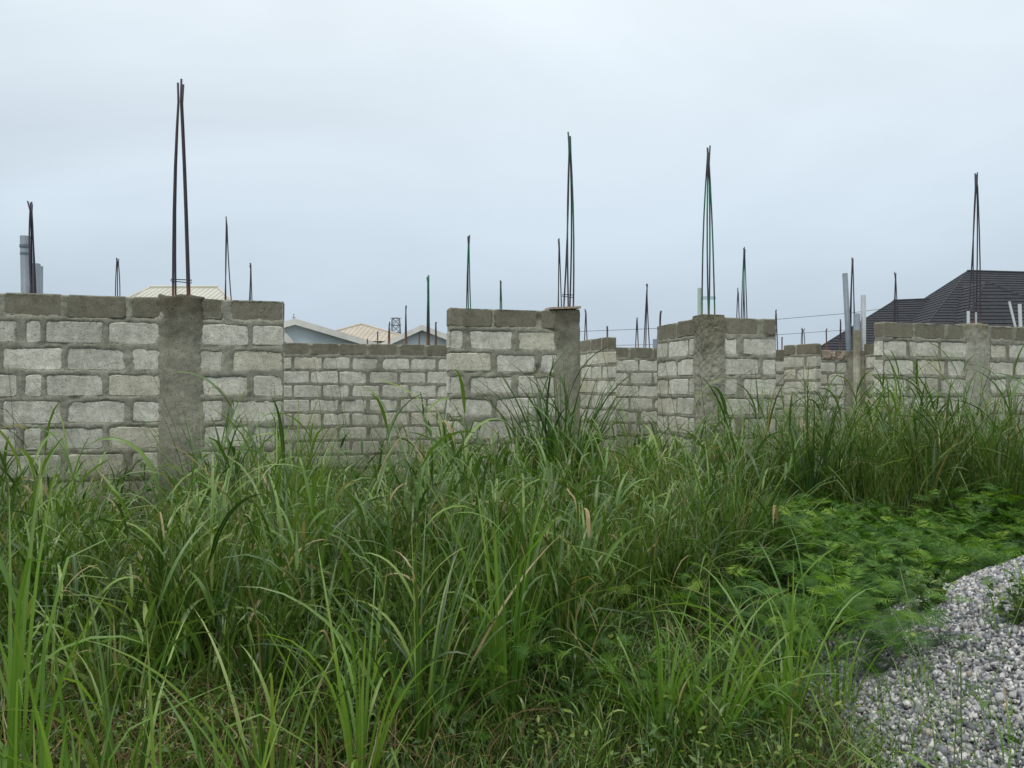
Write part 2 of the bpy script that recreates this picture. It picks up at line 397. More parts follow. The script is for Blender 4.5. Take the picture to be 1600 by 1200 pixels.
def build_wall(name, W, s0, s1, even, odd, label, cat='wall', cols=(), res=.019, seed=1, pitch=.49, rows=None, dark_rows=1, bare=(), zb=-.15, parent=None, jw=.028, skip=()):
    """even / odd: lists of block spans (s0, s1) for rows 0,2,4.. and 1,3,5..; extended at the ends by the running pitch"""
    rr = random.Random(seed)
    base = W.w(s0, 0, 0)
    root = parent or tag(empty(name, base), label, cat)
    nrow = rows or int(math.ceil((W.top - zb) / PITCH))
    blocks = []
    def extend(sp):
        sp = [list(q) for q in sp]; sp.sort()
        while sp[0][0] - jw - .05 > s0:
            e = sp[0][0] - jw; sp.insert(0, [max(s0, e - (pitch - jw)), e])
        while sp[-1][1] + jw + .05 < s1:
            e = sp[-1][1] + jw; sp.append([e, min(s1, e + (pitch - jw))])
        sp[0][0] = max(sp[0][0], s0)
        return [q for q in sp if q[1] > s0 + .02 and q[0] < s1 - .02]
    if not even:
        even = [(s0 + .0, s0 + pitch - jw)]; odd = [(s0, s0 + pitch / 2 - jw)]
    ev, od = extend(even), extend(odd)
    for k in range(nrow):
        z1 = W.top - k * PITCH; z0 = z1 - BH
        for i, (a, b_) in enumerate(ev if k % 2 == 0 else od):
            if (k, i) in skip: continue
            a2 = a + (0 if abs(a - s0) < .01 else rr.uniform(-.008, .008)); b2 = b_ + (0 if abs(b_ - s1) < .01 else rr.uniform(-.008, .008))
            a2, b2 = max(a2, s0), min(b2, s1)
            if any(a2 > c0 - .02 and b2 < c1 + .02 for c0, c1 in cols) or b2 - a2 < .04: continue
            zz0 = z0 + rr.uniform(-.004, .004); zz1 = z1 + (rr.uniform(-.004, .004) if k else rr.uniform(-.006, .004))
            fr = rr.uniform(-.004, .006)
            m_ = M['block_damp'] if k < dark_rows or (k, i) in bare else M['block']
            o = obj('block', block_mesh(W, a2, b2, zz0, zz1, m_, fr, -TH, rr), root)
            blocks.append((a2, b2, zz0, zz1))
    # mortar bed: displaced skin that laps over the block edges, solid behind
    ns = max(2, int((s1 - s0 - .012) / res)); zt = W.top - .008
    nzv = int((zt - zb) / res)
    u = np.linspace(s0 + .006, s1 - .006, ns + 1); z = np.linspace(zb, zt, nzv + 1)
    U, Z = np.meshgrid(u, z, indexing='ij')
    jit = noise2(U, Z, 8, seed, 4, .7) * .021 + noise2(U, Z, 2.0, seed + 3, 2) * .015
    sd = np.full(U.shape, 9.0)
    for (a, b_, c0, c1) in blocks:
        dx = np.maximum(a - U, U - b_); dz = np.maximum(c0 - Z, Z - c1)
        dd = np.where((dx > 0) & (dz > 0), np.hypot(dx, dz), np.maximum(dx, dz))
        sd = np.minimum(sd, dd)
    q = sd + .013 + jit                      # positive: mortar laps here
    lump = noise2(U, Z, 14, seed + 5, 3, .6) * .006
    D = np.where(q > 0, np.minimum(q * .45, .006) + lump * .9, np.maximum(q * 1.4, -.03))
    D = np.where((sd > 0), np.maximum(D, -.010 + lump * 1.5) - np.clip(noise2(U, Z, 5, seed + 8, 2) - .55, 0, 1) * .05, D)
    # end faces and edges die back a little
    V = W.w(U, D, Z).reshape(-1, 3); ni, nj = U.shape
    idx = np.arange(ni * nj).reshape(ni, nj)
    F = np.stack([idx[:-1, :-1], idx[1:, :-1], idx[1:, 1:], idx[:-1, 1:]], -1).reshape(-1, 4)
    # rim to the back
    rim = np.concatenate([idx[:, 0], idx[-1, 1:], idx[::-1, -1][1:], idx[0, ::-1][1:-1]])
    Vb = W.w(U.ravel()[rim], -TH + .012, Z.ravel()[rim])
    nb = len(rim); o0 = len(V); k = np.arange(nb); k2 = (k + 1) % nb
    F2 = np.stack([rim[k], o0 + k, o0 + k2, rim[k2]], -1)
    V = np.concatenate([V, Vb])
    Vc = W.w([s0 + .006, s1 - .006, s1 - .006, s0 + .006], -TH + .0125, [zb, zb, zt, zt]); o1 = len(V)
    V = np.concatenate([V, Vc]); F = np.concatenate([F, F2, [[o1, o1 + 3, o1 + 2, o1 + 1]]])
    obj('mortar', mesh('mortar', V, F, M['mortar'], smooth=True), root)
    return root, blocks

def column(W, c0, c1, ztop, root, mat, seed=1, proud=.03, res=.018, zb=-.1, name='concrete_column', rough=.006):
    """cast column between blocks: lumpy faces, ragged sides that lap over the neighbouring blocks"""
    ns = max(6, int((c1 - c0) / res)); nz_ = int((ztop - zb) / res)
    u = np.linspace(0, 1, ns + 1); z = np.linspace(zb, ztop, nz_ + 1)
    Uu, Z = np.meshgrid(u, z, indexing='ij')
    l = c0 - .02 + noise2(Z, Z * 0, 5, seed, 4, .7) * .045; r = c1 + .02 * (c1 < W.L - .05) + noise2(Z, Z * 0 + 5, 5, seed + 1, 4, .7) * (.045 if c1 < W.L - .05 else .012)
    U = l + (r - l) * Uu
    edge = np.minimum(Uu, 1 - Uu)
    D = proud * np.clip(edge * 5, 0, 1) ** .6 - .004 * (edge < .02) + noise2(U, Z, 7, seed + 2, 3) * rough + noise2(U, Z, 28, seed + 3, 2) * rough * .4
    D = np.where(Z > ztop - .015, D - .012, D)
    Zd = Z + np.where(Z > ztop - .001, noise2(U, U * 0, 9, seed + 4, 2) * .012, 0)
    V = W.w(U, D, Zd).reshape(-1, 3); ni, nj = U.shape
    idx = np.arange(ni * nj).reshape(ni, nj)
    F = np.stack([idx[:-1, :-1], idx[1:, :-1], idx[1:, 1:], idx[:-1, 1:]], -1).reshape(-1, 4)
    rim = np.concatenate([idx[:, 0], idx[-1, 1:], idx[::-1, -1][1:], idx[0, ::-1][1:-1]])
    Vb = W.w(U.ravel()[rim], -TH - .02, Zd.ravel()[rim])
    nb = len(rim); o0 = len(V); k = np.arange(nb); k2 = (k + 1) % nb
    F = np.concatenate([F, np.stack([rim[k], o0 + k, o0 + k2, rim[k2]], -1)])
    V = np.concatenate([V, Vb]); o1 = len(V)
    V = np.concatenate([V, W.w([c0, c1, c1, c0], -TH - .0205, [zb, zb, ztop, ztop])])
    F = np.concatenate([F, [[o1, o1 + 3, o1 + 2, o1 + 1]]])
    return obj(name, mesh(name, V, F, mat, smooth=True), root)

def spans(W, lst): return [(W.s_px(a), W.s_px(b)) for a, b in lst]

# left front wall
WA = WallLine((-4.70, 7.05), (-2.293, 7.73), 2.47)
rA, _ = build_wall('block_wall', WA, -1.3, WA.L, spans(WA, [(4, 97), (105, 196), (207, 252), (311, 350), (362, 444)]),
    spans(WA, [(-40, 26), (38, 65), (71, 162), (170, 250), (314, 388), (395, 444)]),
    'nearest grey block wall on the left, with a wide cast column and two pairs of tall bars', seed=3, cols=[(WA.s_px(251), WA.s_px(309))])
column(WA, WA.s_px(250), WA.s_px(314), 2.50, rA, M['column'], 5, proud=.016)
# rough mortar plug in the top course joint right of the column
WC = WallLine((-.69, 8.45), (.777, 8.88), 2.48)
rC, _ = build_wall('block_wall', WC, 0, WC.L, spans(WC, [(701, 769), (774, 838), (845, 870)]),
    spans(WC, [(702, 725), (735, 801), (808, 868)]),
    'short free-standing block wall in the middle with a stained column at its right end', seed=9, cols=[(WC.s_px(869), WC.s_px(906))])
column(WC, WC.s_px(869), WC.L + .01, 2.50, rC, M['column'], 15, proud=.018)
# far wall
WB = WallLine((-3.94, 13.43), (2.876, 15.2), 2.38)
rB, _ = build_wall('block_wall', WB, -1.6, 12.6, spans(WB, [(531, 573), (578, 621), (625, 665)]), spans(WB, [(505, 546), (550, 592), (597, 639)]),
    'long far block wall seen through the gaps, running behind the nearer walls', seed=21, res=.05, pitch=.5)
fb = MB(); fb.add(WB.w([-1.7, 12.7, 12.7, -1.7] * 2, [.14, .14, -.2, -.2] * 2, [-.2] * 4 + [.075] * 4), [[0, 3, 2, 1], [4, 5, 6, 7], [0, 1, 5, 4], [1, 2, 6, 5], [2, 3, 7, 6], [3, 0, 4, 7]])
fb.build('footing', M['mortar'], rB)
# partition seen end-on between middle wall and corner wall
WD = WallLine((1.16, 14.70), (1.632, 13.06), 2.46)
rD, _ = build_wall('partition_wall', WD, 0, WD.L, [(WD.L - .25, WD.L), (WD.L - .76, WD.L - .28)], [(WD.L - .47, WD.L)],
    'narrow partition wall running away, its toothed block end right of the middle wall', seed=31, res=.04, pitch=.5)
# corner wall
WE = WallLine((2.35, 9.40), (3.328, 9.67), 2.46)
WE2 = WallLine((2.04, 10.79), (2.35, 9.40), 2.46)
rE, _ = build_wall('corner_wall', WE, .02, WE.L, spans(WE, [(1128, 1185), (1191, 1213)]), spans(WE, [(1128, 1151), (1161, 1213)]),
    'L-shaped block wall corner right of centre with a pale rough corner column', seed=41, cols=[(-.1, WE.s_px(1130))])
build_wall('corner_wall', WE2, 0, WE2.L - .02, [(0, .63), (.66, WE2.L - .15)], [(0, .36), (.39, .98), (1.01, WE2.L - .15)], None, seed=43, res=.03, parent=rE)
# corner column, chunky prism over both faces
def blob_column(name, poly, z0, z1, mat, parent, seed, res=.018, rough=.013):
    """column from a plan polygon with lumpy surface"""
    P = [np.array(p, float) for p in poly]; pts = []
    for i in range(len(P)):
        a, b_ = P[i], P[(i + 1) % len(P)]; n = max(2, int(np.linalg.norm(b_ - a) / res))
        for k in range(n): pts.append(a + (b_ - a) * k / n)
    pts = np.array(pts); c = pts.mean(0); n = len(pts)
    dirs = pts - c; dirs /= np.linalg.norm(dirs, axis=1)[:, None]
    zs = np.linspace(z0, z1, int((z1 - z0) / res) + 1)
    ang = np.arange(n) * res
    Uu, Z = np.meshgrid(ang, zs, indexing='ij')
    d = noise2(Uu, Z, 7, seed, 3) * rough + noise2(Uu, Z, 26, seed + 2, 2) * rough * .5
    X = pts[:, 0][:, None] + dirs[:, 0][:, None] * d; Y = pts[:, 1][:, None] + dirs[:, 1][:, None] * d
    V = np.stack([X, Y, Z], -1).reshape(-1, 3); idx = np.arange(n * len(zs)).reshape(n, -1)
    idn = np.roll(idx, -1, 0)
    F = np.stack([idx[:, :-1], idn[:, :-1], idn[:, 1:], idx[:, 1:]], -1).reshape(-1, 4).tolist()
    F.append(idx[:, -1].tolist())
    return obj(name, mesh(name, V, F, mat), parent)
c0 = WE.w(WE.s_px(1131), .03, 0)[:2]; cc = WE.w(-.035, .035, 0)[:2]; c1 = WE2.w(WE2.L - .22, .03, 0)[:2]
blob_column('concrete_column', [c0, cc, c1, WE2.w(WE2.L - .25, -.17, 0)[:2], WE.w(WE.s_px(1131), -.17, 0)[:2]][::-1], -.1, 2.49, M['column_mid'], rE, 47)

# partition F, stub I, broken pier between them
WF = WallLine((5.56, 15.72), (5.97, 15.07), 2.46)
rF, _ = build_wall('partition_wall', WF, 0, WF.L, [(0, .28), (.31, WF.L)], [(0, .5), (.53, WF.L)],
    'short partition wall running back to the far wall, just right of the corner wall', seed=51, res=.04, pitch=.5)
WI = WallLine((6.62, 14.75), (6.92, 13.75), 2.42)
rI, _ = build_wall('partition_wall', WI, 0, WI.L, [(0, .45), (.48, WI.L)], [(0, .22), (.25, .72), (.75, WI.L)],
    'bit of partition wall showing just left of the right-hand wall end', seed=53, res=.04, pitch=.5)
WH = WallLine((5.95, 15.1), (6.55, 14.62), 2.28)
pier = tag(empty('broken_pier', WH.w(.3, 0, 0)), 'broken concrete pier with rubble on top and a cast-in grey pipe below three pipes', 'pier')
column(WH, .58, .93, 2.30, pier, M['column'], 61, proud=.05, name='pier_body')
lv = MB()
rr = random.Random(4)
for k in range(14):
    a = rr.uniform(.0, .5); s_ = rr.uniform(.04, .10); z = 2.22 + rr.uniform(0, .12)
    P0 = WB.w(WB.s_px(1290) + a, -.05, z)
    V = [P0 + np.array([dx * s_ * rr.uniform(.6, 1.1), dy * s_ * rr.uniform(.6, 1.1), dz * s_ * rr.uniform(.5, .9)]) for dx in (-1, 1) for dy in (-1, 1) for dz in (-1, 1)]
    lv.add(V, [[0, 1, 3, 2], [4, 6, 7, 5], [0, 4, 5, 1], [2, 3, 7, 6], [0, 2, 6, 4], [1, 5, 7, 3]])
# lumps on the far wall where its top course is broken away
lvo = lv.build('rubble', M['rubble'], rB); lvo['kind'] = 'stuff'

# right front wall
WJ = WallLine((4.90, 10.14), (7.4, 11.1), 2.47)
rJ, _ = build_wall('block_wall', WJ, 0, WJ.L + 1.2, spans(WJ, [(1378, 1427), (1430, 1477), (1480, 1508), (1546, 1583), (1586, 1630)]),
    spans(WJ, [(1378, 1417), (1421, 1466), (1470, 1510), (1547, 1573), (1577, 1622)]),
    'grey block wall at the right edge, in front of the black tiled roof', seed=71, cols=[(WJ.s_px(1509), WJ.s_px(1545))])
column(WJ, WJ.s_px(1509), WJ.s_px(1545), 2.49, rJ, M['column_pale'], 75, proud=.03)

# ------------------------------------------------------------------ reinforcing bars, pipes
def bars(name, Y, spec, label, r=.008, mat='rebar', stirrup=None, cat='steel bars', yb=None, z_base=None, group=None):
    """spec: list of (base px, base y, tip px, tip y, depth offset at the base); each bar is a part"""
    bx = sum(s_[0] for s_ in spec) / len(spec)
    b0 = px(bx, spec[0][1], Y)
    root = tag(empty(name, b0), label, cat, group)
    mx_ = sum(px(q_[2], q_[3], Y)[0] for q_ in spec) / len(spec)
    for (x0, y0, x1, y1, dy) in spec:
        a = px(x0, y0, Y + dy); b_ = px(x1, y1, Y)
        a2 = a - np.array([0, 0, .35]) if z_base is None else np.array([a[0], a[1], z_base])
        bow = np.array([R.uniform(-1, 1) * .02, R.uniform(-1, 1) * .02, 0]) * min(1.0, (b_[2] - a[2]) / 1.8) ** 2
        sp_t = np.array([mx_ - b_[0], 0, 0]) * .85 + np.array([R.uniform(-.4, 1) * r, R.uniform(-1, 1) * r, 0])
        P = [a2, a] + [a + (b_ - a) * f + bow * math.sin(f * pi) + sp_t * .7 * max(0, (f - .2) / .7) ** 2.6 for f in (.2, .4, .6, .78, .9)] + [b_ + np.array([R.uniform(-1.3, 1.3) * r, 0, R.uniform(-3, 1) * r])]
        V, F = tube_vf(P, r, 6); obj('bar', mesh('bar', V, F, M[mat], smooth=True), root)
    if stirrup:
        for (sx0, sx1, sy, tilt, dep) in stirrup:
            p0, p1 = px(sx0, sy, Y - dep), px(sx1, sy + tilt, Y - dep); p2, p3 = px(sx1, sy + tilt * .5 - 3, Y + dep), px(sx0, sy - 3, Y + dep)
            V, F = tube_vf([p0, p1, p2, p3, p0], .005, 5); obj('stirrup', mesh('stirrup', V, F, M[mat]), root)
    return root
def Yw(W, p):
    s_ = W.s_px(p); s_ = (s_ + W.s_px(p) ) / 2
    return float(W.w(s_, -.075, 0)[1])
bars('rebar_bundle', Yw(WA, 283), [(270, 462, 277, 126, -.06), (274, 462, 279, 125, .10), (293, 462, 282, 124, -.06), (296, 462, 284, 128, .10)],
     'tallest bundle of rusty bars, two pairs on the left wall column', r=.011, stirrup=[(267, 299, 439, 3, .08)])
bars('rebar_bundle', 8.7, [(49, 470, 43.5, 313, -.1), (53, 470, 51, 316, 0), (50, 470, 47, 314, .1), (56, 470, 47, 318, .05), (47, 470, 49, 315, .05)],
     'dark bundle of bars splayed at its tip beside the grey pipes at far left', r=.0095, z_base=0.0)
bars('rebar_bundle', 13, [(180, 480, 181, 402, 0), (183.5, 480, 182, 402, .1), (187, 480, 186, 404, 0)], 'three short upright bars behind the wall left of the cream roof', r=.009, z_base=0)
bars('rebar_bundle', 12, [(351, 480, 353, 338, 0), (353, 480, 354, 338, .1), (362, 480, 354, 340, 0)], 'thin bars splayed at the base just right of the cream roof', r=.009, z_base=0)
bars('rebar_bundle', 13, [(389, 480, 392, 410, 0), (394, 480, 391, 409, 0), (391, 480, 391, 413, .1)], 'short crossed bars behind the right part of the left wall', r=.009, z_base=0)
bars('rebar_bundle', Yw(WB, 669), [(667, 538, 669, 429, 0), (671, 538, 669, 431, .05), (669, 538, 668, 430, .1)], 'bars standing in front of the right blue gable', r=.012, mat='rebar_green')
bars('rebar_bundle', 15.5, [(729, 530, 732, 367, 0), (733, 530, 732, 366, .1), (737, 530, 733, 368, 0)], 'greenish bars rising behind the left part of the middle wall', r=.012, mat='rebar_green', z_base=0)
bars('rebar_bundle', 16, [(781, 530, 782, 436, 0), (784, 530, 783, 437, 0)], 'short bars rising behind the centre of the middle wall', r=.012, mat='rebar_green', z_base=0)
bars('rebar_bundle', Yw(WB, 634), [(633, 538, 634, 477, 0), (635.5, 538, 634, 478, .1)], 'low pair of bars left of the right blue gable, near the pylon', r=.011)
bars('rebar_bundle', Yw(WB, 608), [(606.5, 538, 608, 503, 0), (609, 538, 608, 504, .1)], 'very short pair of bars on the far wall just left of the pylon', r=.011)
bars('steel_bar', Yw(WB, 590), [(590, 538, 590, 517, 0)], 'single bar stub on the far wall in front of the tan roof', r=.012, cat='steel bar')
bars('steel_bar', Yw(WB, 574), [(574, 538, 574, 529, 0)], 'smallest bar stub on the far wall below the tan roof', r=.012, cat='steel bar')
bars('steel_bar', Yw(WB, 655), [(655, 538, 655, 517, 0)], 'single bar stub below the peak of the right blue gable', r=.012, cat='steel bar')
bars('rebar_bundle', Yw(WB, 680), [(680, 538, 681, 503, 0), (682, 538, 681, 504, .1)], 'short bars on the far wall beside the end of the middle wall', r=.012)
bars('rebar_bundle', Yw(WC, 888), [(881, 480, 888, 210, 0), (888, 482, 889, 206, -.05), (890.5, 480, 891, 208, .08), (896, 480, 891.5, 213, 0)],
     'tall bundle of green-tinged bars on the column of the middle wall', r=.0095, mat='rebar_green', stirrup=[(879, 897, 463, 2, .05)])
bars('rebar_bundle', 15, [(870, 540, 873, 373, 0), (873, 540, 874, 371, .1), (879, 540, 874, 376, 0)], 'dark bars behind the middle wall, left of its tall bundle', r=.011, z_base=0)
bars('rebar_bundle', 16, [(913, 545, 915, 483, 0), (918, 545, 915.5, 484, 0)], 'low bars just right of the middle wall column', r=.011, z_base=0)
bars('steel_bar', 13.2, [(949, 527, 949, 508, 0)], 'single stub on the toothed end of the narrow partition', r=.015, cat='steel bar')
bars('rebar_bundle', Yw(WB, 995), [(993, 545, 995, 495, 0), (997.5, 545, 995.5, 496, 0)], 'low bars on the far wall left of the corner wall', r=.011)
bars('rebar_bundle', Yw(WB, 1010), [(1006, 545, 1011, 443, 0), (1009, 545, 1011, 442, .1), (1015, 545, 1011, 444, 0)], 'slim pyramid of bars on the far wall left of the corner wall', r=.011)
bars('steel_bar', 12, [(1031.5, 515, 1031.5, 487, 0)], 'single bar behind the left end of the corner wall', r=.015, cat='steel bar', z_base=0)
bars('rebar_bundle', Yw(WE, 1112), [(1097, 494, 1105, 232, 0), (1107, 496, 1106.5, 229, -.06), (1108, 494, 1107.5, 228, .08), (1117, 494, 1109, 228, 0)],
     'tall green-tinged bars on the pale corner column', r=.0095, mat='rebar_green', stirrup=[(1096, 1118, 467, 0, .06)])
bars('rebar_bundle', 13, [(1158, 520, 1163, 387, 0), (1161, 520, 1164, 386, .1), (1168, 520, 1164, 388, 0), (1165, 520, 1163, 388, .1)], 'slim pyramid of bars behind the corner wall', r=.009, mat='rebar_green', z_base=0)
bars('rebar_bundle', 13.5, [(1151, 520, 1153, 450, 0), (1156, 520, 1153.5, 451, 0)], 'shorter bars close left of the slim pyramid behind the corner wall', r=.009, z_base=0)
bars('rebar_bundle', Yw(WB, 1212), [(1211, 545, 1212.5, 482, 0), (1215, 545, 1212.5, 483, 0)], 'bars at the right edge of the corner wall', r=.012)
bars('steel_bar', 16.4, [(1222, 545, 1222, 525, 0)], 'tiny stub on the wall top right of the corner wall', r=.014, cat='steel bar', z_base=0)
bars('rebar_bundle', 17, [(1252, 545, 1252, 513, 0), (1257.5, 545, 1257.5, 513, 0), (1254, 545, 1254, 512, .1)], 'row of three short bars right of the corner wall', r=.009, z_base=0)
bars('steel_bar', 16.5, [(1291.5, 545, 1291.5, 513, 0)], 'single bar at the low left tip of the black roof', r=.014, cat='steel bar', z_base=0)
bars('rebar_bundle', 16.5, [(1312, 545, 1313.5, 498, 0), (1315, 545, 1313.5, 499, 0)], 'low bars just left of the tall grey pipe', r=.011, z_base=0)
bars('rebar_bundle', 14.82, [(1327, 548, 1332, 402, 0), (1330, 548, 1332.5, 401, .08), (1338, 548, 1333, 403, 0), (1335, 548, 1333, 405, .05)], 'pyramid of bars between the grey pipes on the broken pier', r=.011)
bars('rebar_bundle', 13.0, [(1395, 520, 1399, 425, 0), (1398, 520, 1399, 427, .1), (1404, 520, 1400, 427, 0)], 'slim pyramid of bars against the black roof behind the right wall end', r=.009, z_base=0)
bars('rebar_bundle', Yw(WJ, 1525), [(1513, 506, 1527, 272, 0), (1523, 508, 1524, 270, -.06), (1525, 506, 1528, 268, .08), (1532, 506, 1527, 270, 0)],
     'tall bars with a forked tip on the right wall column, rusty below', r=.0095)

def pipe(Y, x0, x1, y0, y1, lean, label, mat='pvc', zb=0, collar=False, cap=False, yaw=0, small=False):
    """pipe whose mouth spans x0..x1 at y0; bottom centre shifted by lean px at y1"""
    c = (x0 + x1) / 2; r = (x1 - x0) / 2 / FP * Y
    top = px(c, y0, Y); bot = px(c + lean, y1, Y)
    d = (top - bot); bot = bot - d / d[2] * (bot[2] - zb)
    root = tag(empty('pvc_pipe', bot), label, 'pipe')
    V, F = tube_vf([bot, top], r, 16, cap=False); n = 16
    Vi, Fi = tube_vf([top, top - d / np.linalg.norm(d) * .25], r * .88, 16, off=len(V), cap=False)
    F += Fi; F += [[n + k, n + (k + 1) % n, 2 * n + (k + 1) % n, 2 * n + k] for k in range(n)]
    F.append([len(V) + n + k for k in range(n)])
    obj('tube', mesh('tube', V + Vi, F, M[mat], smooth=True), root)
    if collar:
        u = d / np.linalg.norm(d)
        for f0, f1, rr_ in ((.10, .13, 1.12), (.19, .215, 1.06)):
            V, F = tube_vf([top - u * f1, top - u * f0], r * rr_, 16); obj('collar', mesh('collar', V, F, M[mat], smooth=False), root)
    return root
pipe(8.9, 31.5, 47, 369, 460, 2, 'thick grey pipe with a collar, tallest pipe at the far left', collar=True)
pipe(9.3, 50, 62, 412, 460, 1, 'grey pipe half hidden behind the dark splayed bars')
pipe(9.6, 60, 66.5, 416, 460, 0, 'slimmer grey pipe right of the dark splayed bars')
pipe(9.62, 1090, 1096.5, 450, 494, 0, 'thin pale green pipe left of the tall bars on the corner column', 'pvc_green', zb=0)
pipe(15.5, 1020, 1027, 530, 545, 0, 'short grey pipe mouth just above the far wall by the corner wall', zb=0)
pipe(14.7, 1316.5, 1324.5, 427, 546, 6, 'tallest and leftmost grey pipe of the broken pier, leaning left', zb=2.1)
pipe(14.55, 1334, 1344, 490, 520, 0, 'thick short grey pipe in the middle of the broken pier', zb=0.3)
pipe(14.6, 1345.5, 1353, 461, 540, 0, 'upright grey pipe at the right side of the broken pier', 'pvc_pale', zb=2.0)
V, F = tube_vf([px(1339, 1100, 14.54), px(1339, 516, 14.54)], .066, 16); obj('cement_sleeve', mesh('cement_sleeve', V, F, M['column_mid'], smooth=True), pier)
pipe(Yw(WJ, 1513), 1511, 1515.5, 486, 506, 0, 'small whitish pipe with a flat cap at the foot of the fork-tipped bars', 'pvc_pale', zb=2.3)
pipe(Yw(WJ, 1524), 1522.5, 1526.5, 488, 508, 0, 'small whitish pipe sleeve round the rusty bar on the right wall', 'pvc_pale', zb=2.3)
pipe(12.0, 1575.5, 1579, 471, 509, 9, 'thin white pipe leaning left near the right edge', 'pvc_pale', zb=0)
pipe(12.0, 1591, 1596, 475, 512, 1.5, 'thin upright white pipe at the right edge', 'pvc_pale', zb=0)
# board on the middle column
bd = tag(empty('timber_board', WC.w(1.3, 0, 2.50)), 'thin weathered board lying on top of the middle wall column', 'board')
q = MB(); q.add(np.concatenate([WC.w([WC.s_px(858), WC.L + .01, WC.L + .01, WC.s_px(858)], [.035, .035, -.16, -.16], [2.487 + .002, 2.512, 2.512, 2.489]),
                                WC.w([WC.s_px(858), WC.L + .01, WC.L + .01, WC.s_px(858)], [.035, .035, -.16, -.16], [2.512, 2.536, 2.536, 2.512])]),
              [[0, 3, 2, 1], [4, 5, 6, 7], [0, 1, 5, 4], [1, 2, 6, 5], [2, 3, 7, 6], [3, 0, 4, 7]])
q.build('board', M['wood'], bd)

# ------------------------------------------------------------------ houses behind
def seam_face(mb_sheet, mb_rib, A0, A1, B0, B1, nr, h=.03, wdt=.05):
    """sheet A0-A1 (eave) B0-B1 (top) with raised ribs running up the slope"""
    A0, A1, B0, B1 = [np.array(p, float) for p in (A0, A1, B0, B1)]
    nrm = np.cross(A1 - A0, (B0 + B1) / 2 - (A0 + A1) / 2); nrm /= np.linalg.norm(nrm)
    if nrm[2] < 0: nrm = -nrm
    mb_sheet.add([A0, A1, B1, B0], [[0, 1, 2, 3]])
    e = A1 - A0; L = np.linalg.norm(e); e = e / L
    up = ((B0 + B1) / 2 - (A0 + A1) / 2); up = up - e * np.dot(up, e); H = np.linalg.norm(up); up /= H
    b0 = np.dot(B0 - A0, e); b1 = np.dot(B1 - A0, e)
    for k in range(1, nr):
        s_ = L * k / nr
        lim = 1.0
        if s_ < b0: lim = s_ / b0
        if s_ > b1: lim = min(lim, (L - s_) / max(1e-6, L - b1))
        if lim < .03: continue
        p = A0 + e * s_; q_ = p + up * H * lim
        V = [p - e * wdt / 2, p + e * wdt / 2, p + nrm * h, q_ - e * wdt / 2, q_ + e * wdt / 2, q_ + nrm * h]
        mb_rib.add(V, [[0, 2, 5, 3], [2, 1, 4, 5], [0, 1, 2]])

# cream hip roof
hc = tag(empty('cream_roofed_house', (-14.2, 32, 0)), 'far house of which only the cream ribbed hip roof shows above the left wall', 'house')
Yh = 30.0
r0, r1 = px(212, 449, Yh), px(322, 451, Yh); e0, e1 = px(118, 488, Yh - 3.0), px(395, 488, Yh - 3.0)
e0[2] = e1[2] = 3.9; b0_, b1_ = e0 + [-.4, 6.5, 0], e1 + [-1.9, 6.5, 0]; r0[1] = r1[1] = Yh + 1.2; r0[2] = r1[2] = r0[2] + .15
sh, rb = MB(), MB()
seam_face(sh, rb, e0, e1, r0, r1, 30); seam_face(sh, rb, b0_, e0, r0, r0 + [0, .01, 0], 26); seam_face(sh, rb, e1, b1_, r1, r1 + [0, .01, 0], 26); seam_face(sh, rb, b1_, b0_, r1, r0, 30)
sh.build('roof', M['cream_roof'], hc); o = rb.build('roof_rib', M['cream_roof'], hc); o['kind'] = 'stuff'
cp = MB(); cp.tube([r0, r1], .09, 6); cp.tube([e0, r0], .06, 6); cp.tube([e1, r1], .06, 6); cp.build('ridge_cap', M['cream_roof'], hc)
wl = MB(); wl.box((e0[0] + .5, e0[1] + .5, 0), (e1[0] - 2.3, e0[1] + 6.1, 3.9)); wl.build('wall', M['cream_wall'], hc)

